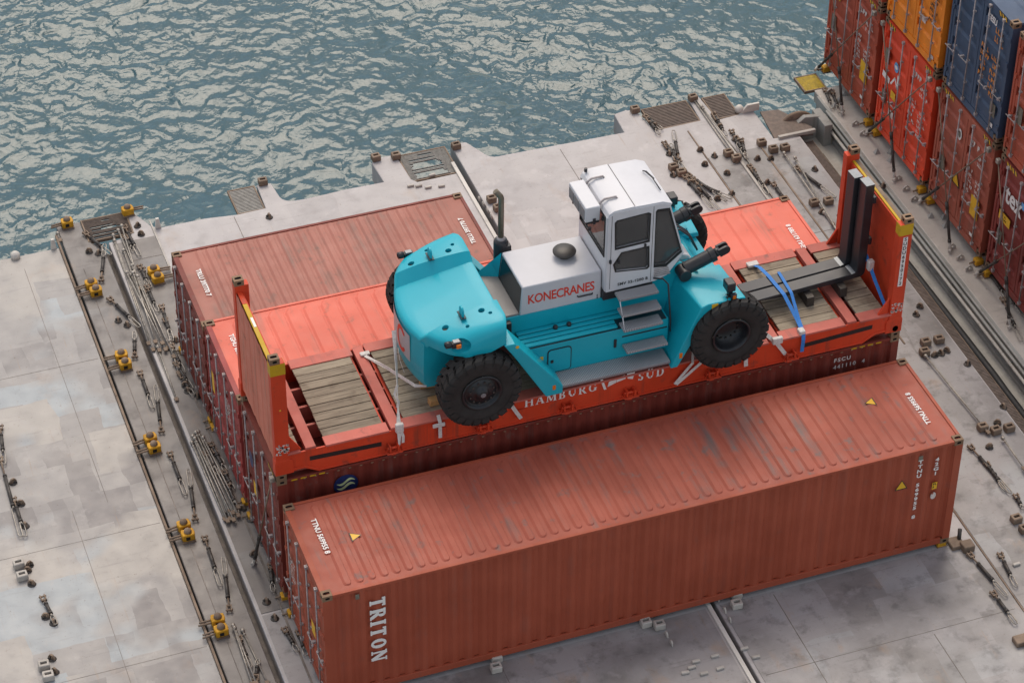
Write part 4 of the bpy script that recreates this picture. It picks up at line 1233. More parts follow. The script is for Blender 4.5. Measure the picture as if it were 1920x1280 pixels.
# chassis between the wheels
m = MB()
m.box(.45, 4.95, -.56, .56, .55, 1.40)
m.box(-.5, .6, -.40, .40, .45, 1.2)
m.build('chassis', M['teal'], fk, .012)
MB().box(-.75, .9, -.66, .66, .62, 1.35).build('rear_frame', M['black_paint'], fk, .01)
MB().box(.60, 1.08, -.54, .72, 1.36, 1.44).build('engine_deck', M['deck_grey'], fk, .01)
for s in (-1, 1):
    yy = lambda a, b: (a, b) if s > 0 else (-b, -a)
    ya, yb = yy(.50, 1.05)
    m = MB(); m.prism([(1.10, .99), (3.78, .99), (3.78, .30), (1.42, .30)], None, 'y', ya, yb)
    tank = m.build('side_tank', M['teal'], fk, .012)
    ya, yb = yy(.56, 1.04)
    for i in range(4):
        a = .575 + i * .119
        c0, c1_ = yy(a, a + .088)
        MB().box(1.0, 2.80 if i > 1 else 3.76, c0, c1_, 1.0, 1.045).build('pipe_cover', M['teal'], fk, .012)
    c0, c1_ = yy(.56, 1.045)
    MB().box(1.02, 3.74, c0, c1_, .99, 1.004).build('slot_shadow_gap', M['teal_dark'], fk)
    for x in (1.72, 1.98):
        MB().lathe([(.045, 0), (.045, .05), (.03, .065), (.0, .065)], c=(x, s * .70, 1.045), n=12, cap=False).build('filler_cap', M['black_paint'], fk)
    # access hatch
    def rrect(x0, x1, z0, z1, r):
        pts = []
        for cx, cz, a0 in ((x1 - r, z1 - r, 0), (x0 + r, z1 - r, 90), (x0 + r, z0 + r, 180), (x1 - r, z0 + r, 270)):
            pts += [(cx + r * math.cos(R(a0 + q * 30)), cz + r * math.sin(R(a0 + q * 30))) for q in range(4)]
        return pts
    hs = MB().prism(rrect(1.44, 1.90, .34, .88, .07), None, 'y', *yy(1.045, 1.062)).build('hatch_seal', M['black'], tank)
    MB().prism(rrect(1.458, 1.882, .358, .862, .06), None, 'y', *yy(1.05, 1.068)).build('hatch_door', M['teal'], tank)
    MB().box(1.50, 1.55, *yy(1.06, 1.08), .58, .64).build('latch', M['black_paint'], tank)
    MB().box(2.88, 3.76, *yy(1.04, 1.056), .785, .815).build('rub_strip', M['black'], tank, .004)
    MB().box(2.72, 2.77, *yy(1.04, 1.075), .60, .78).build('level_gauge', M['black_paint'], tank, .006)
    MB().box(1.30, 1.36, *yy(1.05, 1.056), .60, .76).build('warning_sticker', M['yellow'], tank)
    MB().lathe([(.035, 0), (.0, 0)], c=(1.37, s * 1.056, .55), axis='y', n=10, cap=False).build('warning_sticker', M['yellow'], tank)
    # running board and steps
    MB().box(1.40, 3.68, *yy(1.055, 1.45), .27, .325).build('running_board', M['tread'], fk, .006)
    for x0, x1, y0, y1, z in ((2.82, 3.58, .76, 1.00, 1.63), (2.84, 3.60, .86, 1.11, 1.34), (2.84, 3.60, .97, 1.22, 1.085), (2.88, 3.68, 1.07, 1.31, .64)):
        m = MB(); m.box(x0, x1, *yy(y0, y1), z - .05, z)
        m.build('step', M['tread'], fk, .006)
    m = MB()
    m.tube((2.83, s * .99, 1.60), (2.85, s * 1.09, 1.32), .009, 6); m.tube((2.85, s * 1.10, 1.32), (2.86, s * 1.20, 1.06), .009, 6)
    m.build('step_bracket', M['cab_white'], fk)
    MB().path([(3.58, s * .72, 1.72), (3.74, s * .80, 1.72), (3.80, s * .90, 1.66), (3.80, s * 1.08, .98), (3.80, s * 1.10, .72)], .016, 8).build('handrail', M['black_paint'], fk)
    # rear mudguard strut and front fender
    m = MB(); m.prism([(.46, 1.60), (.66, 1.60), (1.58, .38), (1.58, .20), (1.26, .20), (.62, 1.34)], None, 'y', *yy(1.04, 1.50))
    st = m.build('mudguard_strut', M['teal'], fk, .014)
    MB().box(1.38, 1.44, *yy(1.495, 1.508), .33, .43).build('reflector', M['amber'], st, .004)
    MB().lathe([(.035, 0), (.0, 0)], c=(.70, s * 1.504, 1.52), axis='y', n=10, cap=False).build('warning_sticker', M['yellow'], st)
    m = MB()
    outer = [(3.66, .20), (3.80, .20), (4.06, .70), (4.40, 1.36), (5.06, 1.40), (5.06, 1.50), (4.34, 1.52), (4.20, 1.47)]
    inner = [(3.74, .20), (3.84, .20), (4.06, .70), (4.40, 1.40), (5.00, 1.42), (4.98, 1.52), (4.16, 1.53), (4.06, 1.50)]
    k = m.addv([(x, s * 1.52, z) for x, z in outer] + [(x, s * .50, z) for x, z in inner])
    m.face([k + i for i in range(8)]); m.face([k + 8 + i for i in range(8)][::-1])
    for i in range(8):
        j = (i + 1) % 8
        m.face((k + i, k + 8 + i, k + 8 + j, k + j))
    fe = m.build('front_fender', M['teal'], fk, .018, 3)
    MB().box(3.82, 3.88, *yy(1.515, 1.528), .40, .52).build('reflector', M['amber'], fe, .004)
    MB().box(4.40, 4.52, *yy(1.512, 1.527), 1.40, 1.50).build('warning_sticker', M['yellow'], fe)
    for x in (4.60, 4.74):
        MB().box(x, x + .07, *yy(1.512, 1.526), 1.425, 1.475).build('warning_sticker', M['yellow'], fe)
    hl = empty('headlight', (4.80, s * 1.36, 1.52)); hl.parent = fk
    MB().box(-.09, .08, -.11, .11, .12, .30).build('housing', M['black_paint'], hl, .02)
    MB().box(-.03, .05, -.05, .05, 0, .12).build('stem', M['black_paint'], hl, .006)
    MB().box(-.02, .08, s * .10, s * .17, -.02, .10).build('indicator', M['black_paint'], hl, .008)
    MB().box(.0, .06, s * .16, s * .175, .0, .08).build('lens', M['amber'], hl, .004)
    # tilt cylinder with clevis
    tc = empty('tilt_cylinder', (0, 0, 0)); tc.parent = fk
    y = s * .64
    MB().tube((4.22, y, 1.70), (4.76, y, 1.90), .125, 18).tube((4.70, y, 1.877), (4.80, y, 1.915), .14, 18).build('barrel', M['black_paint'], tc, .01)
    MB().tube((4.78, y, 1.905), (4.90, y, 1.955), .085, 14).build('rod', M['black_paint'], tc)
    m = MB()
    d = Vector((.937, 0, .349)); u = Vector((-.349, 0, .937))
    for q in (-.085, .035):
        pts = []
        for a in range(-90, 91, 30): pts.append(Vector((4.99, 0, 1.99)) + d * (.085 * math.cos(R(a))) + u * (.085 * math.sin(R(a))))
        pts += [Vector((4.86, 0, 1.94)) + u * .085, Vector((4.86, 0, 1.94)) - u * .085]
        m.prism([(p.x, p.z) for p in pts], None, 'y', y + q, y + q + .05)
    m.build('clevis', M['black_paint'], tc, .006)
    MB().tube((4.18, y - .17, 1.66), (4.18, y + .17, 1.66), .12, 16).build('trunnion', M['black_paint'], tc, .01)
    MB().prism([(3.60, 1.38), (4.5, 1.38), (4.32, 1.70), (4.18, 1.80), (3.95, 1.72), (3.60, 1.60)], None, 'y', *yy(.50, .56)).build('cylinder_bracket', M['teal'], fk, .01)
# cross bulkhead, mast pivot, hoses
m = MB(); m.prism([(4.15, .6), (4.95, .6), (4.95, 1.25), (4.6, 1.55), (4.15, 1.55)], None, 'y', -.50, .50)
m.build('mast_frame', M['teal'], fk, .015)
m = MB(); m.prism([(4.12, 1.40), (4.66, 1.40), (4.50, 1.62), (4.30, 1.72), (4.12, 1.72)], None, 'y', -.20, .24)
m.build('pivot_cover', M['cab_white'], fk, .03, 3)
for q in (.10, .18, .26):
    MB().path([(4.16, q + .05, 1.62), (4.24, q + .05, 1.96), (4.42, q, 2.02), (4.62, q - .05, 1.84), (4.74, q - .12, 1.55)], .020, 8).build('hose', M['black_paint'], fk)
MB().path([(4.42, -.34, 1.50), (4.46, -.46, 1.62), (4.50, -.58, 1.56)], .03, 8).build('brass_fitting', M['new_timber'], fk)
MB().box(4.62, 4.80, .58, 1.36, 1.52, 1.60).build('light_arm', M['teal'], fk, .01)

# engine cover
m = MB()
k = m.addv([(1.08, -.57, 1.40), (2.64, -.57, 1.40), (2.64, .57, 1.40), (1.08, .57, 1.40), (1.14, -.54, 2.01), (2.64, -.54, 2.01), (2.64, .54, 2.01), (1.14, .54, 2.01)])
for q in ((0, 1, 5, 4), (1, 2, 6, 5), (2, 3, 7, 6), (3, 0, 4, 7), (4, 5, 6, 7), (3, 2, 1, 0)): m.face([k + i for i in q])
ec = m.build('engine_cover', M['bonnet_grey'], fk, .022, 3)
m = MB(); k = m.addv([(1.077, -.535, 1.43), (1.077, .535, 1.43), (1.130, .505, 1.965), (1.130, -.505, 1.965)]); m.face([k, k + 1, k + 2, k + 3])
gp = NT('dark_gloss_panel'); gp.set(Base_Color=(.008, .018, .022, 1), Roughness=.2); M['panel'] = gp.m
m.build('radiator_panel', M['panel'], ec)
m = MB(); k = m.addv([(.66, .74, 1.44), (1.08, .57, 1.44), (1.14, .57, 1.98), (.98, .72, 1.70)]); m.face([k, k + 1, k + 2, k + 3])
m.build('side_guard', M['teal'], fk)
text('KONECRANES', .272, M['red_print'], ec, (1.23, -.5635, 1.625), (1, 0, 0), (0, .0492, .9988), bold=.004, spacing=.93, xscale=.765)
MB().path([(2.18, -.553, 1.56), (2.19, -.59, 1.555), (2.46, -.59, 1.555), (2.47, -.553, 1.56)], .014, 8).build('handle', M['black_paint'], ec)
for z in (1.49, 1.44): MB().lathe([(.014, -.02), (.0, -.02)], c=(2.56, -.565, z), axis='y', n=8).build('bolt', M['galv'], ec)
m = MB()
m.lathe([(.11, 0), (.12, .04), (.17, .075), (.21, .10), (.215, .125), (.20, .145), (.12, .175), (.04, .186), (.0, .187)], c=(2.16, .07, 2.005), n=28, cap=False)
m.build('air_intake', M['intake'], ec)
ex = empty('exhaust', (1.20, .78, 0)); ex.parent = fk
MB().lathe([(.0, 1.0), (.135, 1.0), (.135, 2.06), (.11, 2.12), (.0, 2.12)], n=18, cap=False).build('silencer', M['black_paint'], ex)
MB().box(.0, .16, -.13, .05, 1.75, 2.02).build('shield', M['fork_grey'], ex, .01)
pp = plain('heat_tinted_pipe', (.20, .165, .12, 1), .40, .45, .25, 6)
MB().path([(0, 0, 2.08), (0, 0, 3.04), (-.012, 0, 3.08), (-.045, .01, 3.125), (-.10, .03, 3.20)], .056, 12).build('pipe', pp, ex)
MB().lathe([(.07, 2.10), (.085, 2.12), (.085, 2.16), (.06, 2.18)], n=14).build('clamp', M['galv'], ex)

# cab
cb = empty('cab', (0, 0, 0)); cb.parent = fk
PF = [(2.68, 1.60), (3.62, 1.62), (3.86, 1.70), (4.17, 2.12), (3.86, 3.27), (3.70, 3.34), (2.80, 3.36), (2.68, 3.26)]
W_DOOR = [(2.84, 2.55), (3.47, 2.57), (3.47, 3.17), (3.42, 3.20), (2.86, 3.17), (2.82, 3.13)]
W_LOW = [(2.86, 2.03), (3.45, 1.95), (3.49, 1.99), (3.47, 2.44), (2.96, 2.43), (2.82, 2.20)]
W_Q = [(3.60, 1.97), (3.83, 1.94), (4.11, 2.18), (3.84, 3.18), (3.62, 3.20), (3.59, 3.16)]
for s in (-1, 1):
    yy = lambda a, b: (a, b) if s > 0 else (-b, -a)
    side = MB().prism(PF, None, 'y', *yy(.625, .685)).build('side_wall', M['cab_white'], cb)
    for wpoly in (W_DOOR, W_LOW, W_Q):
        boolean(side, MB().prism(wpoly, None, 'y', *yy(.5, .8)).mesh('cut', M['black']))
        cx = sum(p[0] for p in wpoly) / len(wpoly); cz = sum(p[1] for p in wpoly) / len(wpoly)
        big = [(cx + (x - cx) * 1.035, cz + (z - cz) * 1.035) for x, z in wpoly]
        p_ = MB().prism(big, None, 'y', *yy(.640, .648)).build('window_pane', M['glass'], cb)
        fr_ = MB().prism([(cx + (x - cx) * 1.06, cz + (z - cz) * 1.06) for x, z in wpoly], None, 'y', *yy(.676, .690)).build('window_seal', M['black'], cb)
        boolean(fr_, MB().prism([(cx + (x - cx) * .97, cz + (z - cz) * .97) for x, z in wpoly], None, 'y', *yy(.6, .8)).mesh('cut', M['black']))
    m = MB()
    for x0, x1, z0, z1 in ((2.745, 2.753, 1.66, 3.30), (3.535, 3.543, 1.64, 3.32)):
        m.box(x0, x1, *yy(.683, .688), z0, z1)
    m.build('door_gap', M['black'], cb)
    MB().box(2.90, 3.44, *yy(.684, .70), 2.475, 2.515).build('door_bar', M['cab_white'], cb, .004)
    for x, z in ((2.74, 2.30), (2.90, 2.26), (3.40, 2.50)): MB().box(x - .02, x + .02, *yy(.684, .72), z - .045, z + .03).build('door_latch', M['black_paint'], cb, .006)
    m = MB()
    for i in range(5): m.box(3.60, 3.92 - i * .012, *yy(.684, .694), 1.72 + i * .04, 1.742 + i * .04)
    m.build('vent_louvre', M['galv'], cb)
text('SMV 32-1200 B', .085, M['black'], cb, (2.90, -.689, 1.70), (1, 0, 0), (0, 0, 1), bold=.002, spacing=1.1)
# roof, rear wall, windscreen
m = MB(); m.prism([(2.66, 3.24), (2.70, 3.33), (2.80, 3.385), (3.18, 3.395), (3.19, 3.385), (3.72, 3.37), (3.90, 3.29), (3.88, 3.25), (3.68, 3.32), (2.82, 3.34)], None, 'y', -.67, .67)
m.build('roof', M['cab_white'], cb, .022, 3)
MB().box(3.178, 3.190, -.655, .655, 3.385, 3.397).build('roof_seam', M['black'], cb)
m = MB(); m.box(2.66, 2.72, -.66, .66, 1.60, 2.36); m.box(2.66, 2.71, -.66, -.60, 2.36, 3.26); m.box(2.66, 2.71, .60, .66, 2.36, 3.26)
m.build('rear_wall', M['cab_white'], cb, .01)
MB().box(2.675, 2.683, -.61, .61, 2.36, 3.27).build('rear_window', M['glass'], cb)
m = MB(); m.box(2.645, 2.665, -.60, -.575, 2.36, 3.25); m.box(2.645, 2.665, .575, .60, 2.36, 3.25); m.box(2.645, 2.665, -.60, .60, 2.345, 2.37)
m.build('window_seal', M['black'], cb)
m = MB(); k = m.addv([(3.865, -.64, 1.73), (3.865, .64, 1.73), (4.175, .64, 2.12), (4.175, -.64, 2.12), (3.87, .64, 3.27), (3.87, -.64, 3.27)])
m.face((k, k + 1, k + 2, k + 3)); m.face((k + 3, k + 2, k + 4, k + 5))
m.build('windscreen', M['glass'], cb)
MB().box(2.72, 3.82, -.62, .62, 1.58, 1.66).build('cab_floor', M['interior'], cb)
MB().box(2.64, 3.60, -.66, .66, 1.40, 1.60).build('cab_base', M['black_paint'], cb, .01)
st = empty('seat', (3.02, 0, 1.66)); st.parent = cb
MB().box(-.22, .28, -.25, .25, .30, .46).build('cushion', M['seat'], st, .05, 3)
MB().prism([(-.24, .42), (-.10, .42), (-.20, 1.20), (-.30, 1.18)], None, 'y', -.24, .24).build('backrest', M['seat'], st, .04, 3)
MB().box(-.15, .15, -.18, .18, .0, .30).build('pedestal', M['interior'], st)
MB().box(-.05, .30, -.36, -.28, .48, .58).build('armrest', M['interior'], st, .02)
MB().prism([(3.62, 1.66), (3.92, 1.80), (3.90, 2.22), (3.70, 2.36), (3.58, 2.2)], None, 'y', -.34, .34).build('dashboard', M['seat'], cb, .03, 2)
MB().lathe([(.155, -.012), (.175, 0), (.155, .012), (.135, 0), (.155, -.012)], n=24, cap=False).build('steering_wheel', M['black_paint'], cb, 0, 1, (3.52, 0, 2.40)).rotation_euler = (0, R(-28), 0)
# roof fittings
ac = empty('air_conditioner', (2.49, 0, 0)); ac.parent = cb
MB().box(-.14, .14, -.42, .42, 3.05, 3.37).build('case', M['cab_white'], ac, .02, 3)
m = MB()
for y in (-.26, 0, .26):
    m.box(-.152, -.138, y - .11, y + .11, 3.09, 3.30)
m.build('fan_grille', M['interior'], ac)
m = MB(); m.box(-.10, .16, -.34, -.30, 2.95, 3.05); m.box(-.10, .16, .30, .34, 2.95, 3.05); m.box(.0, .05, -.44, -.40, 3.00, 3.12)
m.build('bracket', M['black_paint'], ac)
for y in (-.32, .32):
    MB().path([(2.62, y, 3.27), (2.66, y, 3.36), (2.74, y, 3.42), (2.96, y, 3.42), (2.98, y, 3.38)], .020, 8).build('roof_handle', M['galv'], cb)
MB().tube((2.74, .60, 3.38), (2.74, .60, 3.45), .03, 10).build('beacon_socket', M['black_paint'], cb)
m = MB(); m.path([(3.74, .22, 3.40), (3.78, .0, 3.41), (3.80, -.34, 3.37)], .011, 6); m.path([(3.70, .26, 3.40), (3.74, .20, 3.42), (3.80, -.02, 3.40)], .014, 6)
m.build('wiper', M['black_paint'], cb)
MB().box(2.36, 2.42, -.54, -.50, 2.97, 3.03).build('rear_lamp', M['black_paint'], cb, .006)

# wheels
def tyre_mesh():
    m = MB(); Rr, W = .725, .215
    prof = [(.36, -W * .80), (.43, -W * .93), (.56, -W * 1.02), (.66, -W * .99), (.705, -W * .86), (.715, 0), (.705, W * .86), (.66, W * .99), (.56, W * 1.02), (.43, W * .93), (.36, W * .80)]
    m.lathe(prof, axis='y', n=64, cap=False)
    N = 24
    for sd in (-1, 1):
        for i in range(N):
            a0 = 2 * math.pi * (i + (.5 if sd > 0 else 0)) / N
            def P(r, y, a):
                return (r * math.cos(a), y, r * math.sin(a))
            wA = 2 * math.pi / N * .41
            # stations from the middle of the tread, stepping over the shoulder
            stn = [(.715, .760, -.02 * sd, .20), (.715, .760, sd * W * .42, .26), (.712, .757, sd * W * .48, -.02), (.705, .748, sd * W * .90, .06), (.655, .690, sd * W * 1.06, .06), (.60, .615, sd * W * 1.06, .06)]
            rows = []
            for r0, r1, y, sh in stn:
                aa = a0 + sh
                rows.append(m.addv([P(r0 - .02, y, aa - wA), P(r1, y, aa - wA * .86), P(r1, y, aa + wA * .86), P(r0 - .02, y, aa + wA)]))
            for a, b in zip(rows, rows[1:]):
                for q in range(3): m.face((a + q, a + q + 1, b + q + 1, b + q))
            m.face([rows[0] + q for q in range(4)]); m.face([rows[-1] + q for q in range(4)])
    return m.mesh('tyre', M['tyre'])
TY = tyre_mesh()
def rim_mesh(deep):
    m = MB()
    if deep:
        m.lathe([(.375, -.20), (.365, -.225), (.335, -.215), (.325, -.16), (.30, -.12), (.29, .02), (.14, .05), (.0, .05)], axis='y', n=40, cap=False)
    else:
        m.lathe([(.375, -.20), (.36, -.22), (.335, -.21), (.325, -.15), (.28, -.13), (.25, -.17), (.18, -.19), (.11, -.20), (.10, -.25), (.06, -.262), (.0, -.262)], axis='y', n=40, cap=False)
    return m.mesh('rim', M['rim'])
RD, RS = rim_mesh(True), rim_mesh(False)
for x, front in ((0, 0), (4.78, 1)):
    for s in (-1, 1):
        w = empty('wheel', (x, s * 1.43, .755)); w.parent = fk
        w.rotation_euler = (0, R(17 * (x + s)), R(180) if s > 0 else 0)
        link('tyre', TY, w); link('rim', RD if front else RS, w)
        n = 12
        if not front:
            b = MB()
            for i in range(n):
                a = 2 * math.pi * i / n
                b.tube((.225 * math.cos(a), -.16, .225 * math.sin(a)), (.225 * math.cos(a), -.20, .225 * math.sin(a)), .020, 6)
            b.build('wheel_nuts', M['dark_steel'], w)
            MB().lathe([(.05, -.268), (.0, -.270)], axis='y', n=14, cap=False).build('hub_cap', M['fork_tip'], w)
        else:
            b = MB()
            for i in range(14):
                a = 2 * math.pi * i / 14
                b.tube((.21 * math.cos(a), .03, .21 * math.sin(a)), (.21 * math.cos(a), .0, .21 * math.sin(a)), .016, 6)
            b.build('wheel_nuts', M['dark_steel'], w)
MB().tube((0, -1.3, .755), (0, 1.3, .755), .14, 14).build('rear_axle', M['black_paint'], fk)
MB().tube((4.78, -1.3, .755), (4.78, 1.3, .755), .2, 14).build('front_axle', M['black_paint'], fk)

# ------------------------------------------------------------------ forks laid on the flat rack
FL = 3.48
def fork(y, x0, label):
    f = empty('fork', (x0, y, FL), R(3.5), label, 'fork', 'forklift forks lying on the flat rack')
    t0, t1 = .335, .245
    pr = [(0, t0 - .02), (0, t0), (2.05, t0), (2.14, t0 + .02), (2.17, t0 + .10), (2.17, 2.36), (2.35, 2.36), (2.35, .34), (2.33, .27), (2.27, .225), (2.0, .215), (.6, .24)]
    m = MB(); m.prism(pr, None, 'y', -.135, .135)
    m.build('fork_body', M['fork_grey'], f, .012, 2)
    MB().box(2.172, 2.348, -.132, .132, 2.36, 2.366).build('fork_end', M['fork_tip'], f)
    m = MB(); k = m.addv([(2.06, -.133, t0 + .004), (2.06, .133, t0 + .004), (2.135, .133, t0 + .022), (2.135, -.133, t0 + .022)]); m.face((k, k + 1, k + 2, k + 3))
    m.build('heel_wear_plate', M['fork_tip'], f)
    MB().box(2.355, 2.42, -.135, .135, .95, 1.10).build('fork_hook', M['black_paint'], f, .01)
    MB().box(2.355, 2.42, -.135, .135, 1.9, 2.05).build('fork_hook', M['black_paint'], f, .01)
    return f
fork(3.70, 9.50, 'black fork on the side nearer the camera')
fork(4.00, 9.40, 'black fork on the side nearer the sea')
def timber(x0, x1, y0, y1, z0, z1, label, mat='plank', rz=0):
    o = MB().box(-(x1 - x0) / 2, (x1 - x0) / 2, -(y1 - y0) / 2, (y1 - y0) / 2, 0, z1 - z0).build('timber_block', M[mat], None, .006, 1, ((x0 + x1) / 2, (y0 + y1) / 2, z0))
    o.rotation_euler.z = R(rz)
    return tag(o, label, 'timber')
timber(10.55, 10.70, 3.45, 4.2, FL, FL + .21, 'dark timber under the forks, the one nearer the wheel', 'dark_steel')
timber(11.25, 11.40, 3.50, 4.25, FL, FL + .21, 'dark timber under the forks near their heel', 'dark_steel')
timber(2.98, 3.42, 3.58, 3.74, FL, FL + .15, 'fresh timber wedge behind the rear wheel, the one nearer the sea', 'new_timber', -6)
timber(2.98, 3.30, 3.10, 3.24, FL, FL + .13, 'fresh timber wedge close against the tread of the near rear wheel', 'new_timber', 4)

# lashing straps
M['strap_white'] = plain('white_webbing', (.62, .59, .56, 1), .8, 0, .15, 20)
M['strap_blue'] = plain('blue_webbing', (.030, .190, .56, 1), .7, 0, .15, 20)
def strap(name, label, mat, paths, group):
    e = empty(name, paths[0][0][0], 0, label, 'strap', group)
    b = Vector(paths[0][0][0])
    for pts, w, side in paths:
        MB().ribbon([Vector(p) - b for p in pts], w, .008, side).build('webbing', M[mat], e)
    return e
GS = 'webbing straps that tie down the forklift'
e = strap('white_strap', 'white strap bent round the lower tip of the counterweight', 'strap_white', [([(2.28, 4.86, 3.50), (2.50, 4.15, 3.70), (2.74, 3.20, 3.97), (2.92, 3.12, 3.97), (3.35, 3.45, 4.10), (3.62, 3.70, 4.22)], .06, [(.7, .6, .2), (.2, .5, .9), (.3, .2, .9), (.2, -.3, .9), (0, 0, 1), (.6, -.6, .6)])], GS)
MB().box(-.06, .12, -.05, .05, -.005, .035).build('ratchet', M['strap_white'], e, .01)
e = strap('white_strap', 'white strap running down over the side rail left of the rear wheel', 'strap_white', [([(2.60, 3.95, 4.70), (2.52, 3.60, 4.25), (2.38, 3.10, 3.80), (2.28, 2.76, 3.56), (2.27, 2.69, 3.40), (2.26, 2.66, 3.14)], .085, [(1, .2, 0), (.6, .8, 0), (.25, .9, .3), (.8, .2, .1), (1, 0, 0), (.5, .6, 0)]), ([(2.44, 3.30, 3.99), (2.36, 3.22, 3.86), (2.40, 3.12, 3.74), (2.36, 3.08, 3.66)], .05, (1, 0, 0)), ([(2.29, 2.70, 3.50), (2.33, 2.66, 3.34), (2.32, 2.65, 3.20)], .05, (1, 0, 0))], GS)
MB().box(-.40, -.25, -1.29, -1.21, -1.27, -1.08).build('ratchet', M['strap_white'], e, .02)
e = strap('white_strap', 'short white strap end hanging on the rail under the near rear wheel', 'strap_white', [([(3.02, 2.76, 3.56), (3.03, 2.69, 3.45), (3.03, 2.68, 3.08)], .065, (1, 0, 0))], GS)
MB().box(-.13, .10, -.10, -.07, -.21, -.13).build('ratchet', M['strap_white'], e, .01)
strap('white_strap', 'slanting white strap on the rail right of the near rear wheel', 'strap_white', [([(4.34, 2.85, 3.56), (4.41, 2.69, 3.40), (4.57, 2.68, 3.09)], .07, (1, 0, .4))], GS)
strap('white_strap', 'pair of white straps spread in a V left of the near front wheel', 'strap_white', [([(8.02, 2.95, 3.70), (7.92, 2.70, 3.45), (7.57, 2.67, 3.06)], .06, (1, 0, -.8)), ([(8.26, 2.95, 3.60), (8.08, 2.70, 3.40), (7.60, 2.66, 3.05)], .06, (1, 0, -.8))], GS)
strap('white_strap', 'short white strap hanging below the near front wheel', 'strap_white', [([(8.98, 2.76, 3.5), (8.98, 2.69, 3.40), (9.00, 2.68, 3.08)], .08, (1, 0, 0))], GS)
e = strap('white_strap', 'white strap and ratchet on the rail right of the near front wheel', 'strap_white', [([(9.20, 3.2, 3.75), (9.50, 2.76, 3.56), (9.60, 2.69, 3.46), (9.84, 2.67, 3.08)], .075, (1, 0, .5))], GS)
MB().box(.30, .50, -.56, -.48, -.28, -.14).build('ratchet', M['strap_white'], e, .015)
e = strap('blue_strap', 'blue strap pulled twice across the two forks', 'strap_blue', [([(10.10, 4.92, 3.50), (10.12, 4.70, 3.62), (10.05, 4.16, 3.835), (10.10, 3.55, 3.835), (10.17, 3.05, 3.58), (10.16, 2.74, 3.50), (10.14, 2.685, 3.40), (10.13, 2.68, 3.12)], .075, (1, 0, 0)),
      ([(10.28, 4.2, 3.835), (10.25, 3.55, 3.835), (10.20, 3.05, 3.585), (10.18, 2.80, 3.51)], .06, (1, 0, 0))], GS)
MB().box(-.13, .10, -.07, .07, 0, .06).build('ratchet', M['strap_white'], e, .015)
MB().box(-.02, .10, -2.19, -2.05, -.04, .06).build('ratchet', M['strap_white'], e, .015)
e = strap('blue_strap', 'blue strap slanting down inside the right end wall of the flat rack', 'strap_blue', [([(11.72, 4.05, 4.35), (11.86, 3.75, 4.15), (11.90, 3.35, 3.80), (11.94, 2.98, 3.52)], .075, (.3, .3, 1))], GS)
MB().box(.10, .22, -.52, -.40, -.42, -.20).build('ratchet', M['strap_white'], e, .02)
M['debris'] = M['strap_white']
# ------------------------------------------------------------------ lashing gear on deck
TWIST = [(-1.27, 15.14), (0.06, 15.14), (-1.26, 12.9), (-1.22, 12.64), (0.08, 12.89), (0.1, 12.62), (-1.21, 10.43), (-1.2, 10.14), (-1.27, 7.78), (-1.26, 7.51), (-1.27, 5.18), (-1.26, 4.91), (-1.31, 2.57), (-1.32, 2.3)]
TURN = [(-0.97, 14.73, -0.63, 13.81), (-1.02, 13.04, -0.67, 14.21), (-1.0, 12.37, -0.63, 11.26), (-0.95, 10.38, -0.77, 11.15), (-0.97, 9.86, -0.99, 8.71), (-1.0, 7.99, -0.77, 9.37), (-1.0, 7.3, -1.01, 6.05), (-1.01, 5.35, -0.78, 6.73), (-0.97, 4.79, -1.02, 3.45), (-1.03, 2.82, -0.78, 4.16), (-1.05, 2.07, -1.05, 1.3), (-1.04, 0.99, -0.87, 1.44), (-0.12, 14.67, -0.06, 13.57), (-0.15, 13.21, -0.11, 12.44), (-0.17, 12.49, -0.16, 11.61), (-0.04, 11.76, -0.11, 10.59), (-0.22, 9.88, -0.11, 9.0), (-0.18, 7.29, -0.11, 6.66), (-0.15, 6.43, -0.11, 5.89), (-0.22, 1.99, -0.15, 1.37), (0.24, 4.41, 0.25, 5.1), (12.01, 14.8, 12.18, 14.19), (12.03, 13.7, 12.04, 12.97), (12.08, 12.95, 12.4, 14.07), (12.07, 12.41, 12.49, 11.24), (11.97, 12.4, 12.09, 11.12), (13.51, 14.35, 13.5, 13.91), (13.64, 13.62, 13.54, 12.91), (13.48, 12.25, 13.46, 11.42), (14.43, 11.86, 14.78, 10.55), (13.84, 2.29, 13.96, 0.84), (12.44, -0.41, 12.58, -1.62), (12.38, -1.46, 12.41, -2.31), (13.74, 3.94, 13.74, 2.96), (16.33, 14.43, 16.17, 13.65), (16.76, 7.3, 16.69, 6.0), (16.84, 6.61, 16.76, 5.6), (-4.15, 8.24, -4.22, 5.97)]
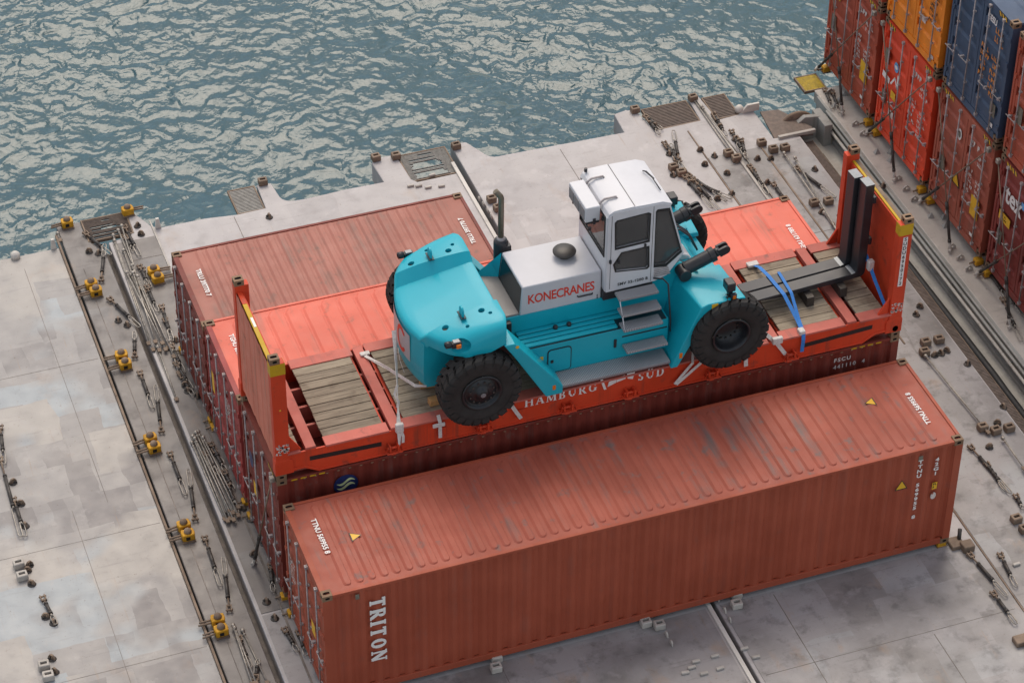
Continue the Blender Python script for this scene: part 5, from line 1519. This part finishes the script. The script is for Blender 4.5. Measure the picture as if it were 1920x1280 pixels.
TURN2 = [(-0.19, 14.3, -0.15, 13.79), (-0.11, 13.1, -0.16, 12.55), (-0.08, 11.31, -0.09, 10.8), (-0.21, 9.47, -0.14, 8.81), (-0.16, 10.46, -0.14, 9.54), (-0.17, 7.09, -0.11, 6.42), (-0.35, 7.07, -0.27, 6.39), (-0.16, 6.11, -0.21, 5.23), (0.3, 5.0, 0.17, 4.36), (-0.01, 3.66, -0.15, 2.97), (0.0, 1.84, -0.03, 1.22), (-4.14, 7.03, -4.14, 5.95), (-3.96, 9.16, -4.11, 8.06), (-4.18, 4.25, -4.1, 3.5), (12.03, 14.64, 12.05, 14.04), (12.03, 13.55, 12.07, 12.57), (12.03, 13.01, 12.15, 13.61), (12.12, 12.24, 12.22, 10.97), (12.16, 12.02, 12.64, 11.29), (13.5, 14.2, 13.45, 13.49), (13.63, 13.36, 13.55, 12.7), (13.71, 13.24, 13.53, 12.53), (13.49, 12.08, 13.44, 11.16), (13.71, 11.48, 13.7, 10.66), (13.54, 4.14, 13.41, 3.24), (13.7, 3.74, 13.63, 2.91), (14.02, 0.74, 13.97, 0.36), (13.91, 1.74, 13.9, 0.94), (12.98, -0.6, 12.86, -1.46), (16.45, 14.3, 16.26, 13.46), (16.61, 6.21, 16.32, 4.84)]
RODS = [(-0.42, 14.48, -0.54, 10.53), (-0.28, 14.59, -0.26, 12.39), (-0.18, 14.69, -0.31, 12.51), (-0.47, 13.04, -0.33, 10.58), (-0.39, 13.01, -0.27, 10.47), (-0.33, 12.99, -0.2, 10.48), (-0.28, 12.87, -0.21, 10.12), (-0.34, 12.99, -0.45, 10.67), (-0.44, 10.53, -0.48, 8.87), (-0.16, 10.61, -0.24, 9.62), (-0.46, 7.6, -0.45, 5.1), (-0.38, 7.66, -0.31, 5.26), (-0.32, 7.62, -0.23, 5.33), (-0.37, 7.6, -0.38, 5.16), (-0.28, 7.5, -0.16, 5.4), (-1.08, 2.36, -1.14, 0.89), (-1.53, 14.94, -1.53, 14.73)]
RODS2 = [(14.32, 10.14, 14.31, 7.59), (14.39, 12.41, 14.32, 9.73), (14.53, 12.14, 14.08, 7.1), (13.54, 12.7, 13.5, 10.42), (13.37, 14.73, 13.43, 12.74), (14.23, 5.04, 14.35, 2.58), (14.53, 2.26, 14.51, 1.37), (13.32, 15.09, 13.29, 12.57), (-0.52, 7.46, -0.48, 5.2), (-0.33, 7.69, -0.22, 5.18), (-0.44, 7.5, -0.34, 5.07), (-0.44, 14.29, -0.58, 10.75), (-0.34, 13.86, -0.43, 10.43), (-0.3, 13.26, -0.31, 10.39), (-1.07, 2.29, -1.07, 0.89), (-0.94, 2.24, -0.87, 0.89)]
SOCK = [(3.12, 15.24), (7.57, 15.11), (5.74, 15.28), (6.18, 15.19), (11.88, 15.1), (13.31, 15.1), (13.22, 12.84), (13.31, 12.6), (14.09, 12.97), (14.23, 12.64), (14.5, 12.61), (11.86, 12.76), (11.95, 12.52), (7.66, 12.98), (7.69, 12.64), (14.26, 10.53), (14.58, 10.48), (14.43, 5.44), (14.73, 5.43), (14.27, 5.17), (14.52, 2.54), (14.81, 2.52), (14.32, 2.71), (13.71, 0.15), (13.73, -0.15), (-4.42, 5.24), (-4.42, 4.91), (-4.53, 2.55), (-4.51, 2.27), (7.88, 0.08), (7.78, -0.17), (6.03, -0.05), (6.24, -0.19), (3.17, 0.04), (3.08, -0.2)]
EYES = [(-1.03, 14.11), (-0.86, 13.99), (-0.99, 11.65), (-0.85, 11.44), (-0.2, 9.2), (-0.06, 8.79), (-4.23, 3.78), (-4.13, 3.58), (-4.08, 6.26), (2.92, 14.02), (12.7, 13.22), (12.91, 12.89), (13.6, 13.34), (13.64, 13.21), (12.92, 12.2), (13.61, 11.59), (14.82, 11.69), (14.87, 6.57), (14.68, 6.36), (14.96, 4.59), (15.03, 3.17), (14.6, 5.06), (14.69, 2.77), (-0.22, 4.09), (-0.36, 5.29), (15.98, 10.65)]
EYES2 = [(0.15, 14.65), (0.16, 14.34), (-0.03, 10.63), (-0.2, 9.01), (0.14, 8.89), (-0.08, 5.35), (-0.01, 5.01), (0.05, 4.3), (-0.33, 2.8), (-0.3, 2.35), (12.09, 14.41), (11.99, 13.31), (11.77, 12.54), (12.06, 12.54), (12.02, 12.14), (12.07, 11.81), (12.59, 12.68), (12.35, 11.41), (12.72, 11.48), (13.54, 14.35), (13.47, 13.88), (13.66, 13.12), (13.77, 12.48), (14.05, 12.38), (13.6, 10.76), (14.3, 10.21), (14.64, 9.99), (14.45, 5.06), (14.75, 5.1), (-4.29, 4.7), (-4.29, 5.07), (-4.23, 5.2), (-4.35, 2.72), (-4.37, 2.38), (-4.05, 7.53), (-4.03, 6.89), (14.21, 2.19)]
CONES = [(16.69, 14.15), (16.47, 13.96), (16.28, 13.79), (16.41, 11.84), (16.7, 11.74), (16.57, 11.46), (16.49, 9.31), (16.74, 9.18), (16.63, 8.9)]
BLOCKS = [(6.54, -1.21), (6.91, -1.2), (6.56, -1.53), (6.88, -1.51), (6.25, -1.4), (6.41, -1.32), (7.49, -1.2), (7.6, -1.47), (6.16, 14.08), (6.33, 14.02), (6.51, 13.9), (6.8, 13.85), (6.73, 14.3), (13.16, -0.91)]
FINS = [(7.53, 0.12), (7.53, -0.2), (7.52, -0.46), (6.29, -0.42), (6.29, -0.65), (7.42, 13.12), (7.44, 12.91), (7.45, 12.66), (7.46, 12.44), (7.88, 0.11)]
TURN += TURN2; RODS += RODS2; EYES += EYES2
D0 = DZ + .002
D1 = DZ + .0125
def on_plate(x, y):
    return (x > 12.76 and x < 15.02 and y < 12.9) or (-.5 < x < .2 and y < 2.5) or (-.5 < x < .42 and 2.56 < y < 14.2) or (-.5 < x < 12.7 and y < -.02 and not 7.22 < x < 7.52)
def zat(x, y):
    return D1 if on_plate(x, y) else D0
LANES = ((-9, 'left of the strip'),)
def row_of(y):
    """words for where along the covers a fitting stands"""
    return ('at the camera end' if y < 1 else 'beside the front brown container' if y < 2.6 else 'beside the maroon container' if y < 5.3 else 'beside the orange red container' if y < 7.95
            else 'beside the short container' if y < 10.5 else 'near the sea edge' if y < 13.9 else 'on a sea edge tab')
def side_of(x):
    return ('on the pale left cover' if x < -1.7 else 'left of the long gap' if x < -.7 else 'right of the long gap' if x < .6
            else 'on the middle cover' if x < 8.5 else 'on the right cover' if x < 15.06 else 'on the platform')
def unique_labels(objs, base):
    """singles out like fittings by lane, container row and, where still shared, which of the neighbours it is"""
    groups = {}
    for o in objs:
        groups.setdefault((side_of(o.location.x), row_of(o.location.y)), []).append(o)
    for (a, b), l in groups.items():
        l.sort(key=lambda o: (-o.location.y, o.location.x))
        names = {1: [''], 2: ['far ', 'near '], 3: ['farthest ', 'middle ', 'nearest ']}.get(len(l)) or ['farthest '] + [f'{q} farthest ' for q in ('second', 'third', 'fourth', 'fifth', 'sixth', 'seventh', 'eighth', 'ninth', 'tenth', 'eleventh', 'twelfth', 'thirteenth', 'fourteenth', 'fifteenth', 'sixteenth', 'seventeenth', 'eighteenth', 'nineteenth', 'twentieth')][:len(l) - 2] + ['nearest ']
        for n_, o in zip(names, l):
            o['label'] = f'{n_}{base} {a} {b}'

# yellow twist locks
def twist_proto():
    t = empty('twist_lock', (0, 0, 0), 0, 'x', 'twist lock', 'yellow twist locks standing on the deck')
    m = MB(); m.prism([(-.10, -.085), (.10, -.085), (.115, 0), (.10, .085), (-.10, .085), (-.115, 0)], None, 'z', .0, .14)
    m.build('body', M['twist_yellow'], t, .015, 2)
    MB().box(-.05, .02, -.090, -.08, .03, .10).build('slot', M['hole'], t)
    MB().lathe([(.06, .138), (.068, .155), (.055, .195), (.025, .215), (.0, .22)], n=10, cap=False).build('cone', M['rust_steel'], t)
    m = MB(); m.tube((-.08, .03, .07), (-.30, .03, .05), .018, 6); m.tube((-.08, -.03, .07), (-.32, -.03, .05), .018, 6)
    m.build('lever', M['rust_steel'], t)
    MB().box(-.11, .11, -.10, .10, -.03, .0).build('base_plate', M['rust_steel'], t)
    return t
proto = twist_proto(); L_ = []
for i, (x, y) in enumerate(TWIST):
    o = proto if i == 0 else copy_tree(proto)
    o.scale = (1.15, 1.15, 1.1)
    o.location = (x, y, zat(x, y) + .03)
    o.rotation_euler.z = R(180 if x > -.5 else 0) + random.uniform(-.12, .12)
    L_.append(o)
unique_labels(L_, 'yellow twist lock')
# twist locks that clamp the containers' feet
def foot_proto():
    t = empty('corner_lock', (0, 0, 0), 0, 'x', 'twist lock', 'yellow locks under the container corners')
    MB().box(-.09, .09, -.08, .08, 0, .095).build('body', M['twist_yellow'], t, .012, 2)
    MB().tube((-.09, 0, .05), (-.20, .02, .03), .016, 6).build('lever', M['rust_steel'], t)
    MB().box(-.11, .11, -.10, .10, -.004, .012).build('base_plate', M['rust_steel'], t)
    return t
proto = foot_proto(); k = 0
for (x, y, lab) in ((.07, .08, 'yellow lock under the near left foot of the front brown container'), (.07, CW - .08, 'yellow lock under the far left foot of the front brown container'),
                    (.07, Y2 + .08, 'yellow lock under the near left foot of the maroon container'), (.07, Y2 + CW - .08, 'yellow lock under the far left foot of the maroon container'),
                    (.07, Y3 + .08, 'yellow lock under the near left foot of the orange red container'), (.07, Y3 + CW - .08, 'yellow lock under the far left foot of the orange red container'),
                    (.07, Y4 + .08, 'yellow lock under the near left foot of the short brown container'), (.07, Y4 + CW - .08, 'yellow lock under the far left foot of the short brown container'),
                    (L40 - .09, .08, 'lock under the near right foot of the front brown container'),
                    (SX + .07, ys[0] + CW - .08, 'yellow lock under the seaward foot of the far stack beside the yellow grating'), (SX + .07, ys[0] + .08, 'yellow lock under the end brown container next to the bright red one'),
                    (SX + .07, ys[1] + CW - .08, 'yellow lock under the seaward foot of the bright red container'), (SX + .07, ys[1] + .08, 'yellow lock under the landward foot of the bright red container'),
                    (SX + .07, ys[2] + CW - .08, 'yellow lock under the seaward foot of the container with the yellow placard'), (SX + .07, ys[2] + .08, 'yellow lock under the landward foot of the container with the yellow placard'),
                    (SX + .07, ys[3] + CW - .08, 'yellow lock under the seaward foot of the maroon container at the right edge')):
    o = proto if k == 0 else copy_tree(proto); k += 1
    o.location = (x - .03, y, zat(x, y)); o.scale.z = 1.0 if x < 16 else 1.5; o['label'] = lab

# turnbuckles: dark barrel, two screw rods, jaw at one end, long pale loop at the other
def turnbuckle(x0, y0, x1, y1, z=None):
    L = math.hypot(x1 - x0, y1 - y0); a = math.atan2(y1 - y0, x1 - x0)
    t = empty('turnbuckle', (x0, y0, zat(x0, y0) + .055), a, 'x', 'turnbuckle', 'turnbuckles lying on the deck')
    b0, b1 = L * .22, L * .62
    m = MB(); m.tube((b0, 0, 0), (b1, 0, 0), .036, 8); m.tube((b0, 0, 0), (b0 + .04, 0, 0), .042, 8); m.tube((b1 - .05, 0, 0), (b1, 0, 0), .043, 8)
    m.build('barrel', M['dark_steel'], t)
    m = MB(); m.tube((.05, 0, 0), (b0, 0, 0), .018, 6)
    m.box(-.05, .10, -.05, -.030, -.028, .028); m.box(-.05, .10, .030, .05, -.028, .028); m.box(.07, .10, -.05, .05, -.025, .025); m.tube((-.02, -.07, 0), (-.02, .07, 0), .018, 8)
    m.build('jaw', M['rust_steel'], t)
    m = MB()
    e = L; w = .040
    m.tube((b1, 0, 0), (b1 + .06, 0, 0), .024, 6)
    m.path([(b1 + .05, -.02, 0), (b1 + .10, -w, 0), (e - .06, -w, 0), (e, -.025, 0), (e, .025, 0), (e - .06, w, 0), (b1 + .10, w, 0), (b1 + .05, .02, 0)], .012, 6)
    m.build('loop', M['rodsteel'], t)
    return t
L_ = [turnbuckle(*q) for q in TURN]
unique_labels(L_, 'turnbuckle')
# lashing rods
def rod(x0, y0, x1, y1, i):
    L = math.hypot(x1 - x0, y1 - y0); a = math.atan2(y1 - y0, x1 - x0)
    t = empty('lashing_rod', (x0, y0, zat(x0, y0) + .028 + .022 * (i % 4)), a, 'x', 'lashing rod', 'lashing rods laid out on the deck')
    m = MB(); m.tube((0, 0, 0), (L, 0, 0), .017, 7); m.build('shaft', M['rodsteel'], t)
    m = MB(); m.lathe([(.0, -.05), (.038, -.03), (.045, .0), (.038, .03), (.0, .05)], axis='x', n=8, cap=False); m.lathe([(.0, .09), (.03, .10), (.03, .12), (.0, .13)], axis='x', n=8, cap=False)
    m.build('knob', M['rodsteel'], t)
    m = MB(); m.box(L - .02, L + .09, -.035, .035, -.014, .014); m.tube((L + .03, -.05, 0), (L + .03, .05, 0), .014, 6); m.build('hook', M['rust_steel'], t)
    return t
L_ = [rod(*q, i) for i, q in enumerate(RODS)]
unique_labels(L_, 'lashing rod')
# raised container sockets
def sock_proto(mat, name='deck_socket'):
    t = empty(name, (0, 0, 0), 0, 'x', 'deck socket', 'raised sockets welded to the deck')
    m = MB(); m.prism([(-.10, -.085), (.10, -.085), (.10, .085), (-.10, .085)], None, 'z', 0, .14)
    b = m.build('body', mat, t, .02, 3)
    boolean(b, MB().prism([(-.06, -.032), (.06, -.032), (.06, .032), (-.06, .032)], None, 'z', .05, .3).mesh('cut', M['hole']))
    MB().box(-.058, .058, -.03, .03, .051, .055).build('hole', M['hole'], t)
    return t
pl, pd = sock_proto(M['fitting']), sock_proto(M['rust_steel']); u = {0: 0, 1: 0}; L_ = []
for x, y in SOCK:
    d = 1 if (y > 14 or x > 11 or 7 < x < 8 and y > 2) else 0
    p = (pl, pd)[d]
    o = p if u[d] == 0 else copy_tree(p); u[d] = 1
    o.location = (x, y, zat(x, y)); o.rotation_euler.z = random.uniform(-.06, .06)
    L_.append(o)
unique_labels(L_, 'socket')
# pad eyes: squat lugs with an eye
def eye_proto():
    t = empty('pad_eye', (0, 0, 0), 0, 'x', 'pad eye', 'pad eyes welded to the deck')
    m = MB(); m.prism([(-.07, 0), (.07, 0), (.065, .07), (.03, .115), (-.03, .115), (-.065, .07)], None, 'y', -.02, .02)
    b = m.build('plate', M['rust_steel'], t, .006)
    boolean(b, MB().tube((0, -.1, .06), (0, .1, .06), .028, 10).mesh('cut', M['hole']))
    MB().lathe([(.085, 0), (.07, .02), (.0, .022)], n=10, cap=False).build('weld', M['dark_steel'], t)
    m = MB(); m.path([(.0, -.03, .06), (.05, -.05, .03), (.075, 0, .03), (.05, .05, .03), (.0, .03, .06)], .014, 6); m.build('ring', M['dark_steel'], t)
    return t
p = eye_proto(); L_ = []
for i, (x, y) in enumerate(EYES):
    o = p if i == 0 else copy_tree(p)
    o.location = (x, y, zat(x, y)); o.rotation_euler.z = random.uniform(0, 3.1); L_.append(o)
unique_labels(L_, 'dark pad eye')
def cone_proto():
    t = empty('deck_wedge', (0, 0, 0), 0, 'x', 'wedge', 'small grey wedges on the platform')
    m = MB(); k = m.addv([(-.07, -.06, 0), (.07, -.06, 0), (.07, .06, 0), (-.07, .06, 0), (.01, 0, .13)])
    for q in ((0, 1, 4), (1, 2, 4), (2, 3, 4), (3, 0, 4)): m.face([k + i for i in q])
    m.build('wedge', M['coaming'], t)
    return t
p = cone_proto(); L_ = []
for i, (x, y) in enumerate(CONES):
    o = p if i == 0 else copy_tree(p)
    o.location = (x, y, DZ + .001); o.rotation_euler.z = random.uniform(-.4, .4); L_.append(o)
unique_labels(L_, 'small grey wedge')
p = None; L_ = []
for i, (x, y) in enumerate(BLOCKS):
    if p is None:
        p = MB().box(-.075, .075, -.03, .03, 0, .05).build('guide_block', M['fitting'], None, .01, 2); tag(p, 'x', 'guide block', 'small guide blocks welded to the deck')
        o = p
    else:
        o = p.copy(); col.objects.link(o)
    o.location = (x, y, zat(x, y)); o.rotation_euler.z = random.uniform(-.1, .1)
    L_.append(o)
unique_labels(L_, 'guide block')
p = None; L_ = []
for i, (x, y) in enumerate(FINS):
    if p is None:
        p = MB().prism([(-.07, 0), (.07, 0), (.05, .07), (0, .10), (-.05, .07)], None, 'x', -.014, .014).build('deck_fin', M['fitting'], None, .004, 1); tag(p, 'x', 'deck fin', 'small upright fins welded to the deck')
        o = p
    else:
        o = p.copy(); col.objects.link(o)
    o.location = (x, y, zat(x, y)); L_.append(o)
unique_labels(L_, 'upright fin')
# rods crossed before the doors of the far stack, each with its turnbuckle hooked to the deck
def stay(p0, p1, label):
    p0, p1 = Vector(p0), Vector(p1); d = (p1 - p0).normalized()
    t = empty('lashing_stay', p0, 0, label, 'lashing', 'crossed lashing rods before the far stack')
    q = lambda s: d * s
    MB().tube(q(1.05), p1 - p0, .0145, 7).build('rod', M['rust_steel'], t)
    m = MB(); m.tube(q(.18), q(.95), .032, 8); m.tube(q(.18), q(.25), .040, 8); m.tube(q(.90), q(1.06), .040, 8); m.build('barrel', M['dark_steel'], t)
    m = MB(); m.tube(q(0), q(.2), .03, 7); m.tube(Vector((-.05, -.05, .02)), Vector((.05, .05, .02)), .035, 8); m.build('jaw', M['fitting'], t)
    m = MB(); e = p1 - p0; m.box(e.x - .04, e.x + .05, e.y - .05, e.y + .05, e.z - .05, e.z + .06); m.build('end_head', M['rodsteel'], t, .015)
    return t
xs = SX - .13
for i, nm in enumerate(('brown container at the seaward end', 'bright red container', 'container with the yellow placard', 'maroon container at the right edge')):
    y = ys[i]
    stay((xs - .05, y + CW - .02, DZ + .05), (xs + .02, y + .08, HC + .02), f'stay rising towards the camera before the {nm}')
    stay((xs - .22, y + .62, DZ + .05), (xs + .02, y + CW - .08, HC + .02), f'stay rising towards the sea before the {nm}')
for y, nm in ((Y2 + .12, 'maroon container'),):
    stay((-.28, Y2 + 1.1, DZ + .05), (-.07, y, HC - .03), f'stay rising to the corner of the {nm} below the flat rack')
# lashing plates along the foot of the far stack
p = None; L_ = []
for y in (14.3, 12.95, 12.55, 10.75, 10.35, 9.95, 8.15, 7.75, 7.35, 5.5):
    if p is None:
        p = empty('lashing_plate', (0, 0, 0), 0, 'x', 'lashing plate', 'lashing plates welded before the far stack')
        b = MB().prism([(-.09, 0), (.09, 0), (.09, .07), (.0, .15), (-.09, .09)], None, 'y', -.015, .015).build('plate', M['fitting'], p, .004)
        boolean(b, MB().tube((0, -.1, .075), (0, .1, .075), .03, 10).mesh('cut', M['hole']))
        o = p
    else:
        o = copy_tree(p)
    o.location = (xs - .12, y, DZ + .001); L_.append(o)
unique_labels(L_, 'pale lashing plate')
# clamp at the near right foot of the front container and the fitting at the frame edge
e = empty('corner_clamp', (12.42, -.02, DZ), 0, 'rusty corner clamp on deck at the near right foot of the front brown container', 'clamp')
m = MB(); m.box(-.22, .05, -.16, .12, .0, .10); m.box(-.05, .18, -.30, -.08, .0, .16); m.build('body', M['rust_steel'], e, .02)
MB().tube((.0, .02, .08), (.05, .12, .26), .04, 8).build('pin', M['dark_steel'], e)
e = empty('corner_clamp', (12.36, -2.70, DZ), 0, 'rusty corner clamp on deck at the right edge below the loose turnbuckles', 'clamp')
m = MB(); m.box(-.2, .2, -.12, .10, .0, .12); m.box(-.05, .22, -.32, -.10, .0, .18); m.build('body', M['rust_steel'], e, .02)
e = empty('winch_housing', (15.75, 2.2, -.66), 0, 'grey rounded housing in the trench at the right edge of the photo', 'housing')
MB().prism([(-.20, 0), (.22, 0), (.22, .72), (.1, .80), (-.14, .76), (-.2, .6)], None, 'y', -.9, .9).build('case', M['coaming'], e, .03, 3)
for y in (-.5, .1): MB().box(-.215, -.18, y, y + .03, .05, .7).build('rib', M['seam'], e)
e = empty('plank_scrap', (-2.0, 9.3, DZ), 0, 'x', 'scrap')
bpy.data.objects.remove(e)
